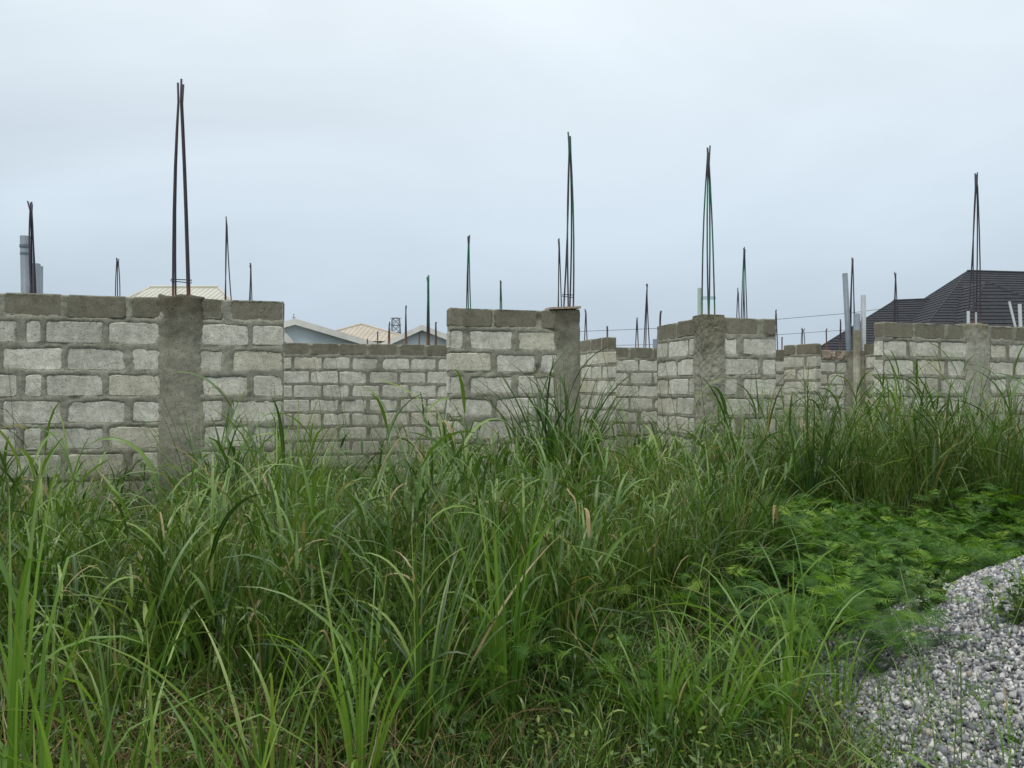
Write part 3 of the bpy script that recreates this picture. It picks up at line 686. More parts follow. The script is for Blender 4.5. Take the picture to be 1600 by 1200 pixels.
def gable_house(Y, pk, le, re, label, wallm, roofm, depth=9.0, zw=3.3, name='blue_gabled_house'):
    """gable facing the viewer: peak, left eave and right eave pixels"""
    p = px(*pk, Y); l = px(*le, Y); r_ = px(*re, Y)
    root = tag(empty(name, (p[0], Y, 0)), label, 'house')
    D = np.array([0, depth, 0.0])
    def side(a, b_, nm):
        m_ = MB(); up = np.array([0, 0, .10])
        f = np.array([0, -.45, 0])
        m_.add([a + f, b_ + f, b_ + D, a + D, a + f + up, b_ + f + up, b_ + D + up, a + D + up], [[0, 1, 2, 3], [4, 7, 6, 5], [0, 4, 5, 1], [1, 5, 6, 2], [2, 6, 7, 3], [3, 7, 4, 0]])
        m_.build(nm, roofm, root)
        m2 = MB(); th = np.array([0, 0, .30]); g_ = np.array([0, -.49, 0])
        m2.add([a + g_ - th + up * 1.3, b_ + g_ - th + up * 1.3, b_ + g_ + up * 1.3, a + g_ + up * 1.3, a + f * .93 - th + up * 1.3, b_ + f * .93 - th + up * 1.3, b_ + f * .93 + up * 1.3, a + f * .93 + up * 1.3],
               [[0, 1, 2, 3], [4, 7, 6, 5], [0, 4, 5, 1], [3, 2, 6, 7], [0, 3, 7, 4], [1, 5, 6, 2]])
        m2.build('fascia_board', M['white_fascia'], root)
    side(l, p, 'roof'); side(p, r_, 'roof')
    x0, x1 = l[0] + .7, r_[0] - .7
    def zr(x): return (l[2] + (p[2] - l[2]) * (x - l[0]) / (p[0] - l[0])) if x < p[0] else (r_[2] + (p[2] - r_[2]) * (r_[0] - x) / (r_[0] - p[0]))
    wv = [(x0, Y, 0), (x1, Y, 0), (x1, Y, zr(x1) - .02), (p[0], Y, p[2] - .02), (x0, Y, zr(x0) - .02)]
    wv2 = [(a_, b_ + depth - .3, c_) for a_, b_, c_ in wv]
    m_ = MB(); m_.add(wv + wv2, [[0, 1, 2, 3, 4], [9, 8, 7, 6, 5], [0, 5, 6, 1], [1, 6, 7, 2], [4, 9, 5, 0]]); m_.build('wall', wallm, root)
    return root
gable_house(38, (465, 503), (352, 536), (604, 544), 'pale blue house with a wide low white-edged gable right of the left wall', M['blue_wall'], M['cream_roof'])
gable_house(42, (661, 512), (588, 545), (745, 545), 'pale blue house with a smaller gable, against the middle wall', M['blue_wall'], M['cream_roof'])
# tan hip roof between and behind
ht = tag(empty('tan_roofed_house', px(570, 540, 54) * [1, 1, 0]), 'far house with a tan hip roof between the two blue gables', 'house')
pk = px(565, 507, 54); q0 = px(470, 534, 49); q1 = px(655, 534, 49); q0[2] = q1[2] = 4.55; z0 = 4.55
q0b, q1b = q0 + [-.5, 10, 0], q1 + [.5, 10, 0]
sh, rb = MB(), MB()
pk2 = pk + [.02, 0, 0]
for A_, B_ in ((q0, q1), (q1, q1b), (q1b, q0b), (q0b, q0)): seam_face(sh, rb, A_, B_, pk, pk2, 24, h=.04, wdt=.08)
sh.build('roof', M['tan_roof'], ht); o = rb.build('roof_rib', M['tan_roof'], ht); o['kind'] = 'stuff'
cp = MB()
for a_ in (q0, q1, q0b, q1b): cp.tube([a_, pk], .11, 6)
cp.build('ridge_cap', M['tan_roof'], ht)
wl = MB(); wl.box((q0[0] + .6, q0[1] + .6, 0), (q1[0] - .6, q0[1] + 9.4, 4.6)); wl.build('wall', M['cream_wall'], ht)
# little dark arched roof end at the left of the gap
sm = tag(empty('low_outbuilding', px(430, 560, 36) * [1, 1, 0]), 'low outbuilding with a pale edged dark roof at the left end of the gap', 'outbuilding')
A_, Bp, Cp = px(428, 516, 35), px(448, 521, 35), px(458, 533, 35)
m_ = MB(); D = np.array([-1.6, 4, 0])
m_.add([A_, Bp, Cp, Cp - [0, 0, .3], Bp - [.2, 0, .3], A_ - [0, 0, .3]] + [v + D for v in (A_, Bp, Cp, Cp - [0, 0, .3], Bp - [.2, 0, .3], A_ - [0, 0, .3])],
       [[0, 1, 4, 5], [1, 2, 3, 4], [0, 6, 7, 1], [1, 7, 8, 2], [5, 4, 10, 11], [4, 3, 9, 10]])
m_.build('roof', M['white_fascia'], sm)
m_ = MB(); m_.box((A_[0] - 1, 35.2, 0), (Cp[0] - .25, 36.5, Cp[2] - .32)); m_.build('wall', M['dark_ridge'], sm)

# black tiled roof
def tile_face(mb_, A0, A1, B0, B1, step=.19, lip=.022):
    A0, A1, B0, B1 = [np.array(p, float) for p in (A0, A1, B0, B1)]
    up = (B0 + B1) / 2 - (A0 + A1) / 2; n = max(3, int(np.linalg.norm(up) / step))
    nrm = np.cross(A1 - A0, up); nrm /= np.linalg.norm(nrm)
    if nrm[2] < 0: nrm = -nrm
    for k in range(n):
        f0, f1 = k / n, (k + 1) / n
        a0, a1 = A0 + (B0 - A0) * f0, A1 + (B1 - A1) * f0; c0_, c1_ = A0 + (B0 - A0) * f1, A1 + (B1 - A1) * f1
        mb_.add([a0 + nrm * lip, a1 + nrm * lip, c1_ + nrm * .004, c0_ + nrm * .004, a0, a1], [[0, 1, 2, 3], [4, 5, 1, 0]])
hb = tag(empty('black_roofed_house', (17, 27, 0)), 'house with a large black tiled hip roof behind the right wall', 'house')
T0 = px(1512, 424, 27); T1 = T0 + [9.0, 0, -.25]; ez = 2.9
sh = MB(); cp = MB()
# main hip roof: ridge T0-T1
ML = np.array([T0[0] - 4.3, 27 - 4.6, ez]); MR = np.array([T1[0] + 4.0, 27 - 4.6, ez]); MLb = ML + [1.6, 9.2, 0]; MRb = MR + [0, 9.2, 0]
tile_face(sh, ML, MR, T0, T1); tile_face(sh, MLb, ML, T0, T0 + [0, .01, 0]); tile_face(sh, MR, MRb, T1, T1 + [0, .01, 0]); tile_face(sh, MRb, MLb, T1, T0)
cp.tube([T0, T1], .06, 6)
for a_, b_ in ((ML, T0), (MLb, T0), (MR, T1)): cp.tube([a_, b_], .03, 6)
# lower wing to the left: short ridge then hip to the low left tip
W0 = px(1398, 470, 27.5); W1 = px(1470, 467, 27.5)
WL = np.array([W0[0] - 3.6, 27.5 - 3.4, 2.35]); WL = np.array([px(1262, 548, 24.2)[0], 24.2, 2.62]); WLb = np.array([13.0, 31.2, 2.62]); WR = np.array([W1[0] + 1.0, 24.2, 2.62])
tile_face(sh, WL, WR, W0, W1); tile_face(sh, WLb, WL, W0, W0 + [0, .01, 0]); tile_face(sh, WR + [0, 7.0, 0], WLb, W1, W0)
cp.tube([W0, W1], .05, 6); cp.tube([WL, W0], .03, 6); cp.tube([WLb, W0], .06, 6)
# front wing with its own hip, right
G0 = px(1541, 440, 24.6); GL = np.array([G0[0] - 2.6, 22.0, 2.75]); GR = np.array([G0[0] + 2.9, 22.0, 2.75]); G1 = G0 + [0, 2.2, 0]
tile_face(sh, GL, GR, G0, G0 + [.01, 0, 0]); tile_face(sh, GR, GR + [0, 4.5, 0], G0, G1); tile_face(sh, GL + [0, 4.5, 0], GL, G1, G0)
cp.tube([GL, G0], .03, 6); cp.tube([GR, G0], .035, 6)
sh.build('roof', M['black_roof'], hb); cp.build('ridge_cap', M['dark_ridge'], hb)
wl = MB(); wl.box((ML[0] + .5, ML[1] + .5, 0), (MR[0] - .5, MLb[1] - .5, ez)); wl.box((GL[0] + .4, GL[1] + .4, 0), (GR[0] - .4, ML[1] + .3, 2.74)); wl.box((WL[0] + .8, WL[1] + .5, 0), (ML[0] + .4, WLb[1] - .6, 2.6))
wl.build('wall', M['cream_wall'], hb)

# pylon and wires
py = tag(empty('lattice_pylon', px(618.5, 540, 160) * [1, 1, 0]), 'small far lattice pylon behind the tan roof', 'pylon')
m_ = MB(); Yp = 160; zb_, zt_ = 0.0, px(0, 497, Yp)[2]; cx = px(618.5, 0, Yp)[0]
cs = [(sx, sy) for sx in (-1, 1) for sy in (-1, 1)]
lv_ = [0, 4, 8, 11, 13, 14.5, zt_]
hw = lambda z: 1.7 - 1.0 * z / zt_
for i in range(len(lv_) - 1):
    a_, b_ = lv_[i], lv_[i + 1]
    for sx, sy in cs: m_.tube([(cx + sx * hw(a_), Yp + sy * hw(a_), a_), (cx + sx * hw(b_), Yp + sy * hw(b_), b_)], .09, 4)
    for sy in (-1, 1):
        m_.tube([(cx - hw(a_), Yp + sy * hw(a_), a_), (cx + hw(b_), Yp + sy * hw(b_), b_)], .06, 4); m_.tube([(cx + hw(a_), Yp + sy * hw(a_), a_), (cx - hw(b_), Yp + sy * hw(b_), b_)], .06, 4)
        m_.tube([(cx - hw(b_), Yp + sy * hw(b_), b_), (cx + hw(b_), Yp + sy * hw(b_), b_)], .06, 4)
m_.build('mast', M['steel'], py)
m_ = MB()
for z in (zt_, zt_ - 1.4): m_ = MB(); m_.tube([(cx - 1.2, Yp, z), (cx + 1.2, Yp, z)], .05, 4); m_.build('cross_arm', M['steel'], py)
def wire(pts, Y, label, r=.012):
    P = [px(a_, b_, Y) for a_, b_ in pts]; b0w = P[0]
    root = tag(empty('overhead_wire', b0w), label, 'wire'); V, F = tube_vf(P, r, 4); obj('cable', mesh('cable', V, F, M['wire']), root)
wire([(560, 531), (760, 525), (900, 518), (1030, 513), (1200, 500), (1330, 489), (1440, 474)], 60, 'higher thin overhead wire crossing the sky right of the middle wall', .02)
wire([(900, 541), (1030, 538), (1200, 524), (1330, 515)], 62, 'lower thin overhead wire between the corner wall and the black roof', .018)
ae = tag(empty('roof_aerial', px(459, 505, 39)), 'thin aerial on the left blue gable', 'aerial')
m_ = MB(); m_.tube([px(459, 508, 39), px(459, 490, 39)], .02, 4); m_.build('mast', M['steel'], ae)
for q_ in (496, 499):
    m_ = MB(); m_.tube([px(456, q_, 38.97), px(462, q_, 38.97)], .015, 4); m_.build('cross_arm', M['steel'], ae)

# ------------------------------------------------------------------ gravel pile
MC = np.array([4.2, 3.4]); MRAD = 2.62; MH = 1.6
def mound(x, y):
    r = np.hypot(x - MC[0], y - MC[1]) + noise2(x, y, .9, 77, 2) * .10
    h = MH * (1 - r / MRAD)
    h = np.where(h > .06, h, .06 * np.exp((h - .06) / .06 * .6) - .012)
    return h + noise2(x, y, 2.5, 78, 3) * .03 * np.clip(1.4 - r / MRAD, 0, 1)
gp = tag(empty('gravel_pile', (MC[0], MC[1], 0)), 'heap of grey and white crushed stone in the lower right corner', 'gravel', kind='stuff')
rs = np.linspace(0, 3.0, 60); an = np.linspace(0, 2 * pi, 121)[:-1]
RR, AA = np.meshgrid(rs, an, indexing='ij'); Xm = MC[0] + RR * np.cos(AA); Ym = MC[1] + RR * np.sin(AA)
Zm = mound(Xm, Ym) - .015 - .05 * (RR > 2.8)
idx = np.arange(Xm.size).reshape(Xm.shape); idn = np.roll(idx, -1, 1)
Fm = np.stack([idx[:-1], idx[1:], idn[1:], idn[:-1]], -1).reshape(-1, 4)
core = obj('gravel_bed', mesh('gravel_bed', np.stack([Xm, Ym, Zm], -1).reshape(-1, 3), Fm, M['gravel_core'], smooth=True), gp); core['kind'] = 'stuff'
# stones
def ico():
    f = (1 + 5 ** .5) / 2
    v = [(-1, f, 0), (1, f, 0), (-1, -f, 0), (1, -f, 0), (0, -1, f), (0, 1, f), (0, -1, -f), (0, 1, -f), (f, 0, -1), (f, 0, 1), (-f, 0, -1), (-f, 0, 1)]
    fa = [(0, 11, 5), (0, 5, 1), (0, 1, 7), (0, 7, 10), (0, 10, 11), (1, 5, 9), (5, 11, 4), (11, 10, 2), (10, 7, 6), (7, 1, 8), (3, 9, 4), (3, 4, 2), (3, 2, 6), (3, 6, 8), (3, 8, 9), (4, 9, 5), (2, 4, 11), (6, 2, 10), (8, 6, 7), (9, 8, 1)]
    return np.array(v) / 1.9, np.array(fa)
def rotm(n):
    q = N.normal(size=(n, 4)); q /= np.linalg.norm(q, axis=1)[:, None]; w_, x, y, z = q.T
    return np.stack([1 - 2 * (y * y + z * z), 2 * (x * y - z * w_), 2 * (x * z + y * w_), 2 * (x * y + z * w_), 1 - 2 * (x * x + z * z), 2 * (y * z - x * w_), 2 * (x * z - y * w_), 2 * (y * z + x * w_), 1 - 2 * (x * x + y * y)], -1).reshape(n, 3, 3)
def stones(C, size, jit=.24, octa=False):
    iv = np.array([(x_, y_, z_) for x_ in (-1, 1) for y_ in (-1, 1) for z_ in (-1, 1)]) * .72
    if_ = np.array([(0, 1, 3), (0, 3, 2), (4, 6, 7), (4, 7, 5), (0, 4, 5), (0, 5, 1), (2, 3, 7), (2, 7, 6), (0, 2, 6), (0, 6, 4), (1, 5, 7), (1, 7, 3)])
    if octa:
        iv = np.array([(1, 0, 0), (-1, 0, 0), (0, 1, 0), (0, -1, 0), (0, 0, 1), (0, 0, -1)]) * 1.0
        if_ = np.array([(0, 2, 4), (2, 1, 4), (1, 3, 4), (3, 0, 4), (2, 0, 5), (1, 2, 5), (3, 1, 5), (0, 3, 5)])
    n = len(C); k = len(iv)
    V = (iv[None] + N.uniform(-jit, jit, (n, k, 3)) * 1.5) * N.uniform(.5, 1.35, (n, 1, 3))
    V = np.einsum('nij,nkj->nki', rotm(n), V) * size[:, None, None] + C[:, None]
    F = (if_[None] + (np.arange(n) * k)[:, None, None]).reshape(-1, 3)
    return V.reshape(-1, 3), F, np.repeat(N.random(n), k)
n = 230000
X = N.uniform(1.2, 5.6, n); Y = N.uniform(1.6, 6.2, n)
r = np.hypot(X - MC[0], Y - MC[1]) + noise2(X, Y, 1.5, 79, 2) * .12
keep = (r < MRAD + .25) & (N.random(n) < np.clip((MRAD + .22 - r) / .4, 0, 1))
vis = (X / Y < .74) & ((Y > 2.4))      # part of the heap near or in view
keep &= vis & (X / Y > .35)
X, Y = X[keep], Y[keep]
z = mound(X, Y)
sz = N.lognormal(math.log(.0092), .30, len(X)).clip(.005, .019)
C = np.stack([X, Y, np.maximum(z, gz(X, Y)) + N.uniform(-.014, .014, len(X))], -1)
near = Y < 4.6
V1, F1, a1 = stones(C[near][:36000], sz[near][:36000]); V2, F2, a2 = stones(C[~near][:30000], sz[~near][:30000] * 1.1, octa=True)
st = obj('crushed_stone', mesh('crushed_stone', np.concatenate([V1, V2]), np.concatenate([F1, F2 + len(V1)]), M['stone'], {'rnd': np.concatenate([a1, a2])}), gp); st['kind'] = 'stuff'
print('stones', len(X), near.sum())

# ------------------------------------------------------------------ vegetation generators
class Veg:
    """collects ribbons as numpy arrays"""
    def __init__(s): s.V = []; s.F = []; s.r = []; s.al = []; s.ac = []; s.n = 0
    def ribbons(s, P0, phi, th0, bend, L, W, segs=5, fold=False, tw0=None, tw1=None, rnd=None, pw=1.5, prof='leaf', sway=.0, kink=0.0):
        n = len(P0)
        if n == 0: return None
        P0 = np.asarray(P0, float); A = lambda v: np.broadcast_to(np.asarray(v, float), (n,))
        phi, th0, bend, L, W = map(A, (phi, th0, bend, L, W))
        tw0 = N.normal(0, .35, n) if tw0 is None else A(tw0); tw1 = N.normal(0, .7, n) if tw1 is None else A(tw1)
        rnd = N.random(n) if rnd is None else A(rnd)
        t = np.linspace(0, 1, segs + 1)
        tm = (t[1:] + t[:-1]) / 2
        th = th0[:, None] + bend[:, None] * tm ** pw
        if kink:
            kn = (N.random(n) < kink) * N.uniform(.7, 2.0, n); kt = N.uniform(.35, .8, n)
            th = np.minimum(th + kn[:, None] * np.clip((tm - kt[:, None]) * segs * .8 + .5, 0, 1), 2.95)
        ph = phi[:, None] + sway * N.normal(0, 1, n)[:, None] * tm
        step = (L / segs)[:, None]
        dx = np.sin(th) * np.cos(ph) * step; dy = np.sin(th) * np.sin(ph) * step; dz = np.cos(th) * step
        C = np.zeros((n, segs + 1, 3)); C[:, 1:, 0] = np.cumsum(dx, 1); C[:, 1:, 1] = np.cumsum(dy, 1); C[:, 1:, 2] = np.cumsum(dz, 1)
        C += P0[:, None]
        T = np.gradient(C, axis=1); T /= np.linalg.norm(T, axis=2)[..., None] + 1e-9
        perp = np.stack([-np.sin(phi), np.cos(phi), np.zeros(n)], -1)[:, None] * np.ones((1, segs + 1, 1))
        nr = np.cross(perp, T)
        tw = tw0[:, None] + tw1[:, None] * t
        wd = np.cos(tw)[..., None] * perp + np.sin(tw)[..., None] * nr
        nn_ = np.cross(T, wd)
        if prof == 'leaf': wp = np.minimum(1, .35 + t * 3.2) * np.clip(1 - t, 0, 1) ** .65 + .02
        elif prof == 'stem': wp = 1 - .6 * t
        else: wp = np.sin(pi * np.clip(t, 0.03, .97)) ** .8 + .05
        hwv = wd * (W[:, None] * wp[None] / 2)[..., None]
        if fold:
            cen = C - nn_ * (W[:, None] * wp[None] * .13)[..., None]
            V = np.stack([C - hwv, cen, C + hwv], 2); k = 3; ac = np.array([-1, 0, 1.])
        else: V = np.stack([C - hwv, C + hwv], 2); k = 2; ac = np.array([-1, 1.])
        base = s.n + (np.arange(n) * (segs + 1) * k)[:, None, None]
        i = (np.arange(segs) * k)[None, :, None]; j = np.arange(k - 1)[None, None]
        a = base + i + j
        F = np.stack([a, a + 1, a + k + 1, a + k], -1).reshape(-1, 4)
        s.V.append(V.reshape(-1, 3)); s.F.append(F); m_ = n * (segs + 1) * k; s.n += m_
        s.r.append(np.repeat(rnd, (segs + 1) * k)); s.al.append(np.tile(np.repeat(t, k), n)); s.ac.append(np.tile(ac, n * (segs + 1)))
        return C
    def raw(s, V, F4, rnd):
        s.V.append(V); s.F.append(F4 + s.n); s.n += len(V); s.r.append(rnd); s.al.append(np.full(len(V), .3)); s.ac.append(np.full(len(V), .5))
    def build(s, name, mat, parent=None):
        V = np.concatenate(s.V); F = np.concatenate(s.F)
        return obj(name, mesh(name, V, F, mat, {'rnd': np.concatenate(s.r), 'along': np.concatenate(s.al), 'across': np.concatenate(s.ac)}, smooth=True), parent)

def tussocks(veg, C, h, nleaf, wid, spread=.10, bend=(.3, 1.9), culms=3, seeds=None, fold=False, segs=5, toneg=.25, lean=(.02, .42)):
    """grass tussocks at centres C (n,2) with heights h (n,)"""
    n = len(C)
    tone = N.random(n)
    own = np.repeat(np.arange(n), nleaf); m_ = len(own)
    phi = N.uniform(0, 2 * pi, m_); rr_ = spread * np.sqrt(N.random(m_))
    x = C[own, 0] + rr_ * np.cos(phi); y = C[own, 1] + rr_ * np.sin(phi)
    phi = phi + N.normal(0, .7, m_)
    L = h[own] * N.uniform(.45, 1.25, m_)
    th = N.uniform(*lean, m_); bd = N.uniform(*bend, m_) * N.uniform(.3, 1, m_)
    rn = np.clip(tone[own] * (1 - toneg) + N.random(m_) * toneg + N.normal(0, .08, m_), 0, 1)
    veg.ribbons(np.stack([x, y, gz(x, y) - .01], -1), phi, th, bd, L, wid * N.uniform(.55, 1.3, m_), segs, fold=fold, rnd=rn, pw=1.8, kink=.28)
    if culms:
        own = np.repeat(np.arange(n), culms); m_ = len(own)
        phi = N.uniform(0, 2 * pi, m_); rr_ = spread * .7 * np.sqrt(N.random(m_))
        x = C[own, 0] + rr_ * np.cos(phi); y = C[own, 1] + rr_ * np.sin(phi)
        L = h[own] * N.uniform(.8, 1.35, m_)
        Cl = veg.ribbons(np.stack([x, y, gz(x, y) - .01], -1), phi, N.uniform(0, .22, m_), N.uniform(0, .4, m_), L, .005, 5, rnd=rn[:1].repeat(m_) * .5 + .3, prof='stem')
        for f in (2, 3, 4, 4):
            b = Cl[:, f] + (Cl[:, min(f + 1, 5)] - Cl[:, f]) * N.random((m_, 1)) * .9
            veg.ribbons(b, N.uniform(0, 2 * pi, m_), N.uniform(.15, .6, m_), N.uniform(.4, 2.1, m_), h[own] * N.uniform(.25, .55, m_), wid * N.uniform(.6, 1.2, m_), segs, fold=fold,
                        rnd=np.clip(tone[own] * (1 - toneg) + N.random(m_) * toneg, 0, 1), pw=1.5, kink=.25)
        if seeds is not None: return Cl
    return None

def panicles(veg, tips, dirs_phi, size=.16, nb=12, ns=6):
    n = len(tips)
    if n == 0: return
    for k in range(nb):
        f = k / nb
        base = tips - np.array([0, 0, 1]) * (f * size * 1.1)[..., None] if hasattr(size, '__len__') else tips - np.array([[0, 0, f * size * 1.1]])
        ph = N.uniform(0, 2 * pi, n); ll = size * N.uniform(.5, 1.0, n)
        C = veg.ribbons(base, ph, N.uniform(.4, 1.1, n), N.uniform(.2, .9, n), ll, .0016, 2, prof='stem')
        for q_ in range(ns):
            ff = N.random((n, 1)); p = np.where(ff < .5, C[:, 0] + (C[:, 1] - C[:, 0]) * ff * 2, C[:, 1] + (C[:, 2] - C[:, 1]) * (ff * 2 - 1)) + N.normal(0, .006, (n, 3))
            veg.ribbons(p, N.uniform(0, 6.28, n), N.uniform(0, 2.5, n), 0, .006, .003, 1, prof='stem')

# region maps
def front_line(x): return 8.38 + .283 * x      # the line of the near walls
def in_fern(x, y):
    return (x > .27 * y + .1 + .25 * np.sin(y * 2.3)) & (y > 3.72) & (y < 7.6 + .25 * np.sin(x * 3))
def on_gravel(x, y, m_=0.0): return np.hypot(x - MC[0], y - MC[1]) < MRAD - m_
def near_edge(x): return np.where(x < -.2, 3.25, 3.25 + 1.05 * np.clip((x + .2) / .8, 0, 1)) + .2 * np.sin(x * 3.1)
def blocked(x, y):
    out_ = np.zeros(np.shape(x), bool)
    for W, s0, s1 in ((WA, -1.4, WA.L), (WC, 0, WC.L), (WB, -2, 12), (WD, 0, WD.L), (WE, 0, WE.L), (WE2, 0, WE2.L), (WF, 0, WF.L), (WI, 0, WI.L), (WJ, 0, WJ.L + 1.3)):
        dx = np.asarray(x) - W.a[0]; dy = np.asarray(y) - W.a[1]
        s_ = dx * W.d[0] + dy * W.d[1]; t_ = dx * W.n[0] + dy * W.n[1]
        out_ |= (s_ > s0 - .05) & (s_ < s1 + .05) & (t_ > -.25) & (t_ < .08)
    return out_
def scatter(n, x0, x1, y0, y1, cond):
    x = N.uniform(x0, x1, n); y = N.uniform(y0, y1, n)
    k = cond(x, y) & ~blocked(x, y) & (np.abs(x) < .75 * y + .8)
    return x[k], y[k]
def hmap(x, y):
    h = .82 + .30 * noise2(x, y, .75, 91, 3)
    h = h * np.clip(.62 + .38 * (y - 3.2) / 1.6, .6, 1)
    p = 800 + 1200 * np.asarray(x) / np.asarray(y)
    f = np.interp(p, [-200, 0, 240, 330, 430, 500, 640, 700, 800, 880, 960, 1050, 1130, 1250, 1330, 1400, 1500, 1700],
                  [.70, .72, .68, .86, 1.02, .66, .68, .95, 1.0, 1.0, .92, .88, 1.1, 1.28, 1.1, 1.28, 1.3, 1.3])
    k = np.clip((y - 4.6) / 1.6, 0, 1); f = 1 * (1 - k) + f * k
    g_ = np.where((y > front_line(x)) & (p < 700), .74, 1.0)
    return h * f * g_ * np.clip(1.12 - .5 * np.clip(4.2 - y, 0, 1), .6, 1)

# main field: erect, arching and broad-bladed tussocks mixed
veg = Veg(); sd = Veg(); tips = []
fld = lambda x, y: (y > near_edge(x)) & (y < front_line(x) + .0) & ~in_fern(x, y) & ~on_gravel(x, y, -.35)
x, y = scatter(2500, -6.5, 8.5, 3.0, 11.2, fld)
k = (noise2(x, y, 1.9, 401, 2) > -.12) | (y > front_line(x) - .5); x, y = x[k], y[k]
k = noise2(x, y, .55, 201, 3) + N.normal(0, .35, len(x)); hh = hmap(x, y) * N.uniform(.75, 1.15, len(x))
P2 = np.stack([x, y], -1)
xa, ya = scatter(260, -4, 1.2, 2.9, 4.0, lambda x, y: ~on_gravel(x, y, -.4))
tussocks(veg, np.stack([xa, ya], -1), hmap(xa, ya) * N.uniform(.45, .85, len(xa)), 20, .012, culms=1, bend=(.3, 2.0), lean=(.05, .7), toneg=.5)
e = k > .0
cl = tussocks(veg, P2[e], hh[e] * 1.12, 34, .016, culms=4, seeds=True, bend=(.05, .9), lean=(.0, .25), spread=.07, toneg=.4); tips.append(cl[:, 5])
cl = tussocks(veg, P2[~e], hh[~e] * .9, 32, .018, culms=3, seeds=True, bend=(.6, 2.2), lean=(.05, .5)); tips.append(cl[:, 5])
x, y = scatter(620, -6.5, 8.5, 3.2, 11.2, fld)
tussocks(veg, np.stack([x, y], -1), hmap(x, y) * N.uniform(.95, 1.35, len(x)), 14, .027, culms=3, bend=(.2, 1.8), lean=(.0, .35), segs=7, fold=True)
# a taller rank along the foot of the walls, uneven
x, y = scatter(1500, -6.5, 8.5, 5.0, 11.2, lambda x, y: (y > front_line(x) - 1.3) & (y < front_line(x) - .1) & (noise2(x, y, .9, 207, 2) > .05) & ((x / y > -.02) | (noise2(x, y, 1.1, 208, 2) > .55)) & ~on_gravel(x, y, -.3))
tussocks(veg, np.stack([x, y], -1), hmap(x, y) * N.uniform(.9, 1.4, len(x)), 18, .018, culms=2, bend=(.1, 1.4), lean=(.0, .3), segs=6)
tips = np.concatenate(tips); tips = tips[N.random(len(tips)) < .38]
panicles(sd, tips, None, .17, 9, 4)
x2, y2 = scatter(1000, -4.5, 8.5, 8.0, 15, lambda x, y: (y > front_line(x) + .0))
tussocks(veg, np.stack([x2, y2], -1), hmap(x2, y2) * N.uniform(.5, .95, len(x2)), 26, .014, culms=2, segs=4)
veg.build('tall_grass', M['grass'])['kind'] = 'stuff'
print('main tussocks', len(x), len(x2), len(tips))
# dark undergrowth blades
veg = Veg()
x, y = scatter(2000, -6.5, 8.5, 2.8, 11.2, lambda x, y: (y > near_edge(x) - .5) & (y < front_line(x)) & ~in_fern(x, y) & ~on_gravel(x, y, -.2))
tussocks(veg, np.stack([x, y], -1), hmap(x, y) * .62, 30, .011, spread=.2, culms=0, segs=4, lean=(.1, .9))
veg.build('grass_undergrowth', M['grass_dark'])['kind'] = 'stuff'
# fine wiry grass
veg = Veg()
x, y = scatter(46000, -6.5, 8.5, 2.7, 11.2, lambda x, y: (y > near_edge(x) - .35) & (y < front_line(x)) & ~in_fern(x, y) & ~on_gravel(x, y, -.1))
k = N.random(len(x)) < np.clip(.55 + .6 * noise2(x, y, 1.1, 95, 2), .1, 1); x, y = x[k], y[k]
n = len(x)
veg.ribbons(np.stack([x, y, gz(x, y)], -1), N.uniform(0, 6.28, n), N.uniform(0, .45, n), N.uniform(0, 1.5, n), hmap(x, y) * N.uniform(.45, 1.2, n), .0035 * N.uniform(.7, 1.4, n), 4, sway=.5)
veg.build('fine_grass', M['fine'])['kind'] = 'stuff'
print('fine', n)
# tall seed stalks leaning in front of the walls
x, y = scatter(520, -6, 8.5, 4.5, 12.5, lambda x, y: ~in_fern(x, y) & (y > front_line(x) - 2.0) & (y < front_line(x) + 3.0))
n = len(x)
C = sd.ribbons(np.stack([x, y, gz(x, y)], -1), N.normal(pi, .8, n), N.uniform(.05, .3, n), N.uniform(.0, .35, n), N.uniform(1.05, 1.6, n), .0036, 5, prof='stem')
k = N.random(n) < .35; panicles(sd, C[k][:, 5], None, .2, 9, 4)
sd.build('seed_stalks', M['seed'])['kind'] = 'stuff'
# long bare stalks leaning left in front of the walls
veg = Veg()
x, y = scatter(900, -5.5, 8.5, 4.5, 13, lambda x, y: ~in_fern(x, y) & (np.abs(y - front_line(x) + .7) < .8) | (np.abs(y - front_line(x) - 1.6) < .9) & (x > -3.2) & (x < 2.5))
k = np.argsort(np.abs(800 + 1200 * x / y - 450) + N.uniform(0, 500, len(x)))[:330]; x, y = x[k], y[k]; n = len(x)
C = veg.ribbons(np.stack([x, y, gz(x, y)], -1), N.normal(pi, .55, n), N.uniform(.1, .45, n), N.uniform(.0, .4, n), N.uniform(1.3, 2.15, n), .0085, 6, prof='stem', tw0=0, tw1=0)
veg.build('leaning_stalks', M['grass_dark'])['kind'] = 'stuff'
# dry thatch
veg = Veg()
x, y = scatter(20000, -3.5, 3.0, 2.6, 6.5, lambda x, y: ~on_gravel(x, y, -.1) & ~in_fern(x, y))
dn = np.where((x < .1) & (y < 4.6), .95, .3) * np.clip(.6 + noise2(x, y, 1.3, 97, 2), .1, 1)
k = N.random(len(x)) < dn; x, y = x[k], y[k]; n = len(x)
veg.ribbons(np.stack([x, y, gz(x, y) + N.uniform(0, .12, n)], -1), N.uniform(0, 6.28, n), N.uniform(.3, 1.4, n), N.uniform(.2, 1.6, n), N.uniform(.12, .5, n), .006 * N.uniform(.4, 1.5, n), 4, sway=.8)
veg.build('dry_grass', M['dry'])['kind'] = 'stuff'
